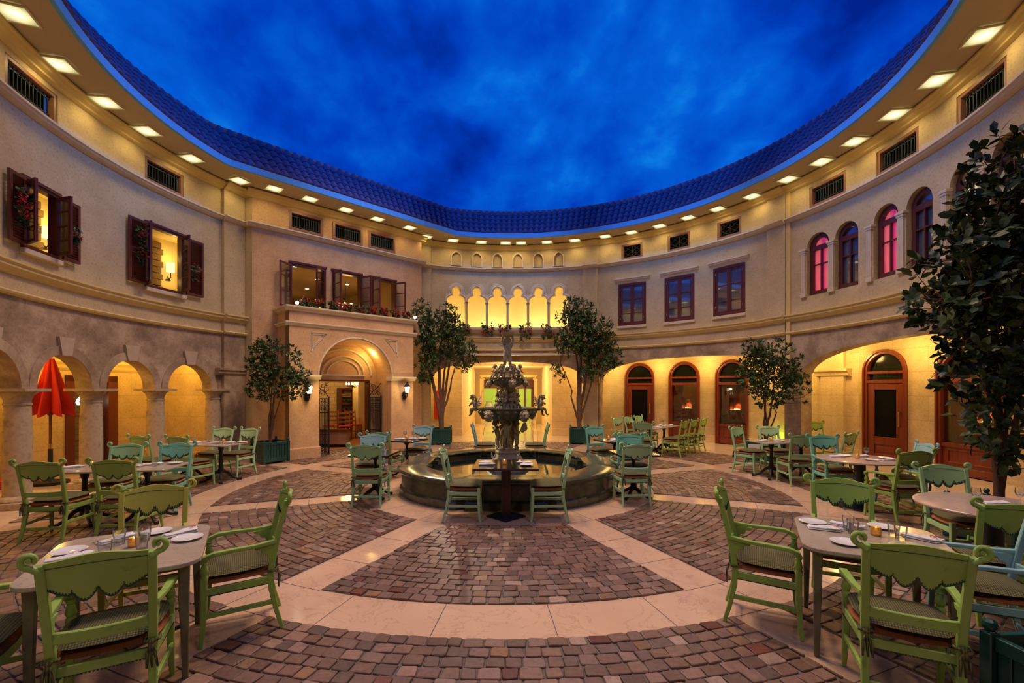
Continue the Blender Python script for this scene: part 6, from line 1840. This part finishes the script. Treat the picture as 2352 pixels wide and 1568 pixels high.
M['pool'] = noisy('dark_pool_water', (.006,.010,.010), (.012,.018,.016), 2, .04, .06, spec=.6, bscale=9)
M['bronzebowl'] = noisy('green_bronze_bowl', (.08,.085,.048), (.20,.185,.10), 6, .3, .2, spec=.6)
M['jet'] = glassy('falling_water', (.9,.93,.95), .1, 1.2)
fountain()

# ---------------------------------------------------------------- planters and trees
def planter(x, y, rz, w, h, label):
    t = thing('square_planter', label, 'planter', (x,y,0), rz, 'dark green square planters')
    q = w/2
    for sx in (-1,1):
        for sy in (-1,1):
            m = MB(); c = .055; m.bx(sx*q-c/2,sy*q-c/2,0.001,sx*q+c/2,sy*q+c/2,h+.01); m.ball((sx*q,sy*q,h+.045), .032, 10); m.lathe([(.028,h+.01),(.016,h+.02)], 8, (sx*q,sy*q,0)); m.build('corner_post', M['planter'], t, bevel=.004)
    for k in range(4):
        a = k*pi/2; R_ = Matrix.Rotation(a, 4, 'Z'); m = MB(R_)
        m.bx(-q+.03,-q-.012,h-.07,q-.03,-q+.02,h-.0); m.bx(-q+.03,-q-.012,.05,q-.03,-q+.02,.13)
        n = 8
        for i in range(n):
            x0 = -q+.03+(w-.06)*i/n; m.bx(x0+.004,-q,.13,x0+(w-.06)/n-.004,-q+.015,h-.07)
        m.bx(-q+.03,-q+.012,.06,q-.03,-q+.02,h-.03)
        m.build('slatted_side', M['planter'], t, bevel=.003)
    m = MB(); m.bx(-q+.02,-q+.02,.1,q-.02,q-.02,h-.06); m.build('soil', M['soil'], t)
    return t
def leaf(m, p, d, up, L, W, rich=False):
    d = d.normalized(); s = d.cross(up)
    s = s.normalized() if s.length > 1e-4 else d.orthogonal().normalized()
    n = s.cross(d); dr = n*-.16*L
    if rich:
        vs = [p, p+d*L*.30+s*W*.38+n*W*.10, p+d*L*.66+s*W*.5+n*W*.10+dr*.4, p+d*L+dr, p+d*L*.66-s*W*.5+n*W*.10+dr*.4, p+d*L*.30-s*W*.38+n*W*.10, p+d*L*.33, p+d*L*.68+dr*.4]
        vs[3] = p+d*L*.97+dr
        m.add(vs, [(0,1,6),(1,2,7,6),(2,3,7),(3,4,7),(4,5,6,7),(5,0,6)])
    else:
        vs = [p, p+d*L*.5+s*W*.5+n*W*.12+dr*.2, p+d*L+dr, p+d*L*.5-s*W*.5+n*W*.12+dr*.2]
        m.add(vs, [(0,1,2),(0,2,3)])
def rv(r_): 
    while True:
        v = Vector((r_.uniform(-1,1), r_.uniform(-1,1), r_.uniform(-1,1)))
        if .05 < v.length < 1: return v
def tree(base, h0, stems, blobs, nclus, L, W, label, mat, seed, r0=.035, fork=.8, rich=False, per=7, group='potted trees'):
    r_ = random.Random(seed)
    t = thing('potted_tree', label, 'tree', (base[0],base[1],h0), 0, group)
    B = Vector((base[0], base[1], h0))
    fol = MB(); nodes = []
    for (ax, ay, az, rad) in stems:
        tip = Vector((ax, ay, az))-B; pts = []; n = 12
        wob = [Vector((r_.uniform(-1,1), r_.uniform(-1,1), 0))*.05 for _ in range(4)]
        for i in range(n+1):
            u = i/n; e = u**1.35
            w = wob[min(3, int(u*3.99))]*sin(pi*u)
            pts.append(Vector((tip.x*e, tip.y*e, tip.z*u))+w)
        m = MB(); m.tube(pts, [rad*(1-.8*i/n) for i in range(n+1)], 8)
        st = m.build('stem', M['bark'], t, smooth=True)
        br = MB(); nb = 0
        for i in range(int(n*.35), n+1): nodes.append((pts[i], rad*(1-.8*i/n)))
    wt = [b[3]*b[4]*b[5] for b in blobs]
    tw = MB()
    for c in range(nclus):
        b = r_.choices(blobs, wt)[0]
        v = rv(r_); v = v*(.55+.45*r_.random()) if v.length < .6 else v
        p = Vector((b[0]+v.x*b[3], b[1]+v.y*b[4], b[2]+v.z*b[5]))
        q_ = p.xy-BAY.p; dist = -q_.dot(BAY.o)
        if Vector((p.x-CX, p.y-CY)).length > R-.12-L*1.3 or dist < .15+L*1.3 or (dist < 1.06+L*1.3 and (.4-L < q_.dot(BAY.t) < 4.4) and p.z < 3.9): continue
        p -= B
        near = min(nodes, key=lambda q: (q[0]-p).length+max(0, q[0].z-p.z)*1.4)
        if c % 3 == 0 or (near[0]-p).length > .45:
            mid = (near[0]+p)/2+Vector((r_.uniform(-.05,.05), r_.uniform(-.05,.05), -.04))
            tw.tube([near[0], mid, p], [max(.004, near[1]*.45), .006, .003], 5)
            if c % 3 == 0: nodes.append((mid, .01))
        ax = ((p-near[0]).normalized()+rv(r_)*.6+Vector((0,0,.25))).normalized()
        u = ax.orthogonal().normalized(); w = ax.cross(u)
        for k in range(per):
            a = 2*pi*k/per+r_.random(); spread = r_.uniform(.35, 1.25)
            d = ax*cos(spread)+(u*cos(a)+w*sin(a))*sin(spread)
            leaf(fol, p+rv(r_)*L*.35, d, ax+Vector((0,0,.3)), L*r_.uniform(.7,1.15), W*r_.uniform(.8,1.15), rich)
    tw.build('twigs', M['bark'], t, smooth=True)
    fol.build('foliage', mat, t)
    return t
planter(-5.64, 10.66, rd(-35), .56, .50, 'dark green slatted planter by the gate on the left')
tree((-5.64,10.66), .447, [(-5.75,10.7,2.3,.030),(-5.35,10.5,2.75,.034),(-5.6,10.8,2.9,.028),(-5.15,10.75,2.1,.020)],
     [(-5.55,10.6,2.35,.62,.42,.52),(-5.75,10.6,1.75,.40,.35,.32),(-5.15,10.55,1.85,.45,.35,.38),(-5.7,10.6,2.72,.25,.25,.22),(-4.95,10.5,2.02,.32,.25,.2)], 420, .105, .047, 'round leafy potted tree left of the gate', M['leaf'], 5)
planter(-2.19, 14.22, rd(4), .56, .50, 'dark green planter left of the passage behind the fountain')
tree((-2.19,14.22), .458, [(-2.95,14.1,3.9,.075),(-2.25,14.2,4.3,.08),(-1.75,14.2,3.7,.06),(-1.5,14.0,3.1,.045),(-1.95,14.5,4.1,.05)],
     [(-2.75,13.95,3.75,.38,.5,.72),(-2.15,14.1,3.35,.72,.6,.75),(-1.5,14.0,2.75,.48,.45,.52),(-2.65,14.0,2.6,.50,.5,.65),(-1.9,14.1,4.0,.30,.35,.32),(-2.7,13.9,2.05,.25,.25,.25)], 800, .12, .052, 'tall multi-stemmed potted tree left of the passage', M['leaf'], 9, fork=.5)
planter(2.12, 14.36, rd(-6), .56, .50, 'dark green planter right of the passage behind the fountain')
tree((2.12,14.36), .458, [(1.95,14.3,4.3,.06),(2.25,14.3,4.5,.07),(2.6,14.3,3.9,.06),(1.5,14.1,2.5,.04),(2.9,14.2,3.1,.04)],
     [(2.0,14.1,3.95,.60,.5,.62),(2.45,14.1,3.35,.72,.6,.72),(1.75,14.0,3.2,.50,.5,.55),(2.9,14.0,2.75,.50,.45,.45),(1.45,13.95,2.25,.24,.25,.28),(2.5,14.1,2.3,.45,.4,.35)], 800, .12, .052, 'tall multi-stemmed potted tree right of the passage', M['leaf'], 14)
planter(5.9, 10.62, rd(30), .54, .48, 'dark planter of the slim tree behind the middle right tables')
tree((5.9,10.62), .427, [(5.65,10.4,2.4,.03),(5.85,10.4,2.7,.032),(6.05,10.4,2.5,.028),(6.2,10.3,1.9,.022)],
     [(5.85,10.35,2.28,.66,.5,.58),(5.45,10.3,2.0,.40,.35,.42),(6.25,10.25,1.82,.42,.35,.50),(5.8,10.3,1.55,.40,.3,.28),(5.5,10.35,2.58,.3,.3,.25)], 420, .105, .048, 'slim leafy potted tree behind the middle right tables', M['leaf'], 21)
planter(5.38, 5.05, rd(12), .60, .46, 'bright green planter of the big tree at the right edge')
tree((5.38,5.05), .407, [(5.05,4.95,2.6,.045),(5.35,5.0,4.2,.05),(5.75,5.1,3.7,.045),(5.55,4.8,2.8,.035)],
     [(5.50,5.0,4.25,.32,.4,.36),(5.28,4.95,3.62,.44,.5,.45),(5.00,4.9,3.05,.50,.55,.45),(4.72,4.85,2.62,.42,.45,.36),(5.3,4.95,2.6,.62,.6,.6),(5.05,4.85,1.95,.42,.45,.42),(5.75,5.0,3.4,.75,.6,.85),(5.8,5.0,2.1,.6,.55,.6),(4.98,4.8,1.45,.28,.28,.25),(5.3,4.75,1.12,.42,.38,.30),(5.6,4.9,1.5,.45,.4,.4)], 800, .155, .075, 'big dark large-leaved tree at the right edge', M['bigleaf'], 33, rich=True, per=6)
planter(2.66, 1.98, rd(4), .58, .50, 'near-black planter corner at the bottom right edge of the photo')

# ---------------------------------------------------------------- geraniums
def flowers(loc, rz, size, n, label, grp, hang=0, red=None):
    r_ = random.Random(int(abs(loc[0]*997+loc[2]*131)))
    t = thing('geranium', label, 'flowers', loc, rz, grp)
    m = MB(); f = MB()
    sx, sy, sz = size
    for k in range(n):
        p = Vector((r_.uniform(-1,1)*sx, r_.uniform(-1,1)*sy, r_.uniform(0,1)*sz*(1)-hang*r_.random()))
        for q in range(4):
            leaf(m, p, rv(r_)+Vector((0,-.4,.2)), Vector((0,-.6,.6)), r_.uniform(.05,.085), .055)
    for k in range(red if red is not None else max(2, n//6)):
        p = Vector((r_.uniform(-1,1)*sx*.9, -sy*r_.uniform(.3,1.1), sz*r_.uniform(.2,1.1)-hang*r_.random()*.9))
        for q in range(14):
            v = rv(r_).normalized(); c = p+v*.032
            leaf(f, c, v+rv(r_)*.6, v, .034, .034)
    m.build('foliage', M['ivy'], t); f.build('blossoms', M['petal'], t)
g = 'geraniums on the facade ledge'
for i in range(9):
    P = BAY.P(1.0+.36*i, 3.75, -.70)
    flowers((P.x,P.y,P.z), BAY.rz(), (.125,.065,.20), 34, 'red geranium on the facade ledge, %s from the left' % ordn(i), g, 0, 6+3*(i > 4))
g = 'geraniums on the shutters'
for a, z, d, s, h, l, rd_ in ((-106.75,4.42,-.12,(.10,.05,.1),.50,'on the left shutter of the far left window',7),(-98.9,4.22,-.16,(.06,.04,.08),.22,'on the right shutter of the far left window',2),(-87.0,4.72,-.12,(.11,.05,.12),.66,'on the left shutter of the window nearer the facade',7),(-77.3,4.35,-.14,(.07,.04,.08),.30,'on the right shutter of the window nearer the facade',2)):
    P = W0.P(a, z, d-.02); flowers((P.x,P.y,P.z), W0.rz(a), s, 40 if h > .4 else 16, 'geranium garland hanging '+l, g, h, rd_)
g = 'geraniums on the gallery sill'
for i, (a, h, n) in enumerate(((-12.5,.3,26),(-6.2,.35,30),(-1.6,.3,30),(4.2,.55,40),(10.2,.5,40))):
    P = W0.P(a, 3.80, -.17); flowers((P.x,P.y,P.z), W0.rz(a), (.20,.06,.14), n, 'red geranium trailing over the gallery sill, %s from the left' % ordn(i), g, h, 8)

for t_ in (.78, 4.08):
    LEDGE.append(BAY.P(t_, 3.84, -1.02))
M['bright'] = glow('bright_bulb', (1,.93,.7), 30)
# ---------------------------------------------------------------- small spotlights on the ledge ends
for t_, l in ((.78,'left'),(4.08,'right')):
    P = BAY.P(t_, 3.72, -.78 if t_ < 1 else -.84)
    t = thing('ledge_spotlight', 'small bright spotlight on the %s end of the facade ledge' % l, 'light', P, 0, 'spotlights on the facade ledge')
    a = MB(); a.lathe([(.03,0),(.03,.02),(.012,.03),(.012,.06)], 10); a.build('base', M['iron'], t); a = MB(); a.ball((0,0,.095), .042, 12); a.build('bulb', M['bright'], t, smooth=True)

# ---------------------------------------------------------------- closed red umbrella, notice board, person
def umbrella():
    x, y = -8.30, 8.22
    t = thing('closed_umbrella', 'closed bright red parasol standing behind the arcade columns', 'umbrella', (x,y,0), rd(40))
    m = MB(); m.tube([(0,0,.3),(0,0,2.3)], .022, 10); m.build('pole', M['wood'], t, smooth=True)
    m = MB(); m.lathe([(.26,.002),(.26,.05),(.06,.08),(.034,.12),(.034,.62),(.026,.64)], 20); m.build('base', M['iron'], t, smooth=35)
    m = MB(); m.lathe([(.028,.63),(.028,.72)], 12); m.build('collar', M['brass'], t)
    m = MB(); n = 64; rows = 12; vs = []
    for j in range(rows+1):
        v = j/rows; z = 2.26-1.0*v
        for i in range(n):
            a = 2*pi*i/n; r = (.045+.20*v**.9)*(1+(.16+.34*v)*cos(7*a+.9*v)+.10*sin(3*a+1))*.92
            vs.append((r*cos(a), r*sin(a), z-.05*v*cos(7*a+.9)*(v > .9)))
    m.add(vs, [(j*n+i, j*n+(i+1)%n, (j+1)*n+(i+1)%n, (j+1)*n+i) for j in range(rows) for i in range(n)]+[tuple(range(n))])
    m.build('folded_canopy', M['redcloth'], t, smooth=True)
    m = MB(); vs = []; n = 14
    for j in range(9):
        v = j/8
        for i in range(n+1):
            u = i/n*2-1; w = .02+.19*v**.8
            vs.append((-.25-.09*v+u*w*.35, -.22-.04*v+u*w+.0, 2.0-.68*v+.028*cos(9*u)*v+.03*u*u*v))
    vs2 = [(x_+.05*sin(5*y_*8), y_, z_) for x_, y_, z_ in vs]
    m.add(vs2, [(j*(n+1)+i, j*(n+1)+i+1, (j+1)*(n+1)+i+1, (j+1)*(n+1)+i) for j in range(8) for i in range(n)])
    o = m.build('loose_flap', M['redcloth'], t, smooth=True); o.modifiers.new('thick', 'SOLIDIFY').thickness = .006
    m = MB(); m.bar([(-.29,-.25,1.86),(-.31,-.20,1.74),(-.33,-.16,1.62)], .03, .008, (0,1,0)); m.build('white_strip', M['linen'], t)
    m = MB(); m.tube([(.0,-.02,1.25),(-.012,-.03,1.1),(-.01,-.03,.98)], .004, 5); m.build('cord', M['wood'], t)
umbrella()
def person():
    P = Cyl(11.4).P(-78.6, 0, -.75)
    V = [(0,0,.95),(0,0,1.12),(0,0,1.30),(0,0,1.41),(0,.01,1.49),(0,.015,1.57),(0,.0,1.65)]; R_ = [.14,.13,.14,.05,.075,.088,.06]; E_ = [(0,1),(1,2),(2,3),(3,4),(4,5),(5,6)]
    for s in (-1,1):
        k = len(V); V += [(s*.18,0,1.33),(s*.24,.02,1.08),(s*.16,.20,1.0),(s*.09,.27,1.03),(s*.09,0,.86),(s*.10,.02,.48),(s*.10,0,.07),(s*.10,.13,.04)]; R_ += [.06,.048,.036,.03,.10,.07,.05,.04]
        E_ += [(2,k),(k,k+1),(k+1,k+2),(k+2,k+3),(0,k+4),(k+4,k+5),(k+5,k+6),(k+6,k+7)]
    me = skin_mesh('person', V, E_, R_, 1); me.shade_smooth()
    me.materials.append(M['blackcloth']); me.materials.append(M['skin'])
    for p in me.polygons:
        c = p.center
        if c.z > 1.40 or (c.z < 1.1 and c.z > .9 and c.y > .17): p.material_index = 1
    o = bpy.data.objects.new('person', me); COL.objects.link(o); o.location = P; o.rotation_euler = (0,0,Cyl(11.4).rz(-78.6)+pi)
    tag(o, 'person in dark clothes standing indoors, glimpsed through the arcade doorway', 'person')
    m = MB(); m.ball((0,-.015,1.62), .093, 14, (1,1.05,.9)); m.build('hair', M['dark'], o, smooth=True)
    m = MB(); m.ball((0,.095,1.565), .016, 8, (.8,1.1,1.3))
    for s in (-1,1): m.ball((s*.032,.082,1.59), .010, 8); m.ball((s*.088,.01,1.57), .018, 8, (.5,.8,1.3))
    m.ball((0,.086,1.527), .017, 8, (1.4,.5,.5)); m.build('face', M['skin'], o, smooth=True)
M['blackcloth'] = noisy('black_cloth', (.015,.014,.016), (.03,.03,.032), 20, .9, .1)
M['skin'] = noisy('skin', (.50,.27,.17), (.56,.31,.2), 8, .5, 0)
person()
t = thing('notice_board', 'white notice board with red marks behind the left chair of the middle right tables', 'board', (5.45,10.3,0), rd(-12))
a = MB(); a.bx(-.12,-.01,.16,.12,.01,.46); a.build('board', M['linen'], t)
a = MB(); a.bx(-.13,.0,0.001,-.115,.02,.46); a.bx(.115,.0,0.001,.13,.02,.46); a.build('leg', M['iron'], t)
a = MB(); a.bx(-.08,-.014,.20,-.01,-.0095,.27); a.bar([(.02,-.012,.21),(.05,-.012,.27),(.08,-.012,.20)], .012, .004, (0,0,1)); a.bx(-.09,-.013,.33,.07,-.0095,.345); a.bx(-.09,-.013,.37,.04,-.0095,.385); a.build('red_print', M['redink'], t)

# ---------------------------------------------------------------- light, sky, camera
def spot(p, tgt, e, c, size, soft=.25, blend=.6):
    l = bpy.data.lights.new('aimed_spot', 'SPOT'); l.energy = e; l.color = c; l.spot_size = rd(size); l.spot_blend = blend; l.shadow_soft_size = soft
    o = bpy.data.objects.new('aimed_spot', l); COL.objects.link(o); o.location = p
    o.rotation_euler = (Vector(tgt)-Vector(p)).to_track_quat('-Z', 'Y').to_euler(); return o
WARM = (1, .67, .38)
# unseen warm spots added under the dome top to light the court
for k in range(5):
    a = 2*pi*k/5+.3; p = (CX+1.6*cos(a), CY-.3+1.6*sin(a), 11.6)
    spot(p, (p[0]*1.0, p[1], 0), SPOT_E, WARM, 96, .5, .6)
for p in LEDGE: spot(p, (FX, FY, 1.2), 800, (1,.80,.5), 30, .06, .6)
# warm fill spots added behind the viewpoint, no known lamp there
for x in (-3.4, 3.4): spot((x, -.6, 6.3), (x*.1, 6.5, .5), FILL_E, (1,.72,.45), 85, .4, .7)
# unseen blue spots added to tint the roof and the upper walls
for k in range(8):
    a = 2*pi*k/8; p = (CX+.8*cos(a), CY+.8*sin(a), 10.2)
    spot(p, (CX+6.5*cos(a), CY+6.5*sin(a), 7.6), ROOF_E, (.05,.28,1), 50, .2, .8)
l = bpy.data.lights.new('blue_fill', 'AREA'); l.shape = 'DISK'; l.size = 5; l.energy = BLUE_E; l.color = (.05,.30,1)  # unseen disc light added overhead for extra blue
o = bpy.data.objects.new('blue_fill', l); COL.objects.link(o); o.location = (CX, CY-.5, 11.4)
w = bpy.data.worlds.new('night'); SC.world = w; w.use_nodes = True
w.node_tree.nodes['Background'].inputs[0].default_value = (.25,.2,.2,1); w.node_tree.nodes['Background'].inputs[1].default_value = .05
cam = bpy.data.cameras.new('camera'); cam.sensor_width = 36; cam.lens = 36*1050/2352; cam.shift_y = 110/2352; cam.clip_start = .05
co = bpy.data.objects.new('camera', cam); COL.objects.link(co); co.location = (0,0,1.7); co.rotation_euler = (pi/2,0,0)
SC.camera = co
vs_ = SC.view_settings; vs_.view_transform = 'Standard'; vs_.look = 'None'; vs_.exposure = EXPO; vs_.gamma = 1; vs_.use_curve_mapping = False
SC.cycles.max_bounces = 7; SC.cycles.diffuse_bounces = 3; SC.cycles.caustics_reflective = False; SC.cycles.caustics_refractive = False
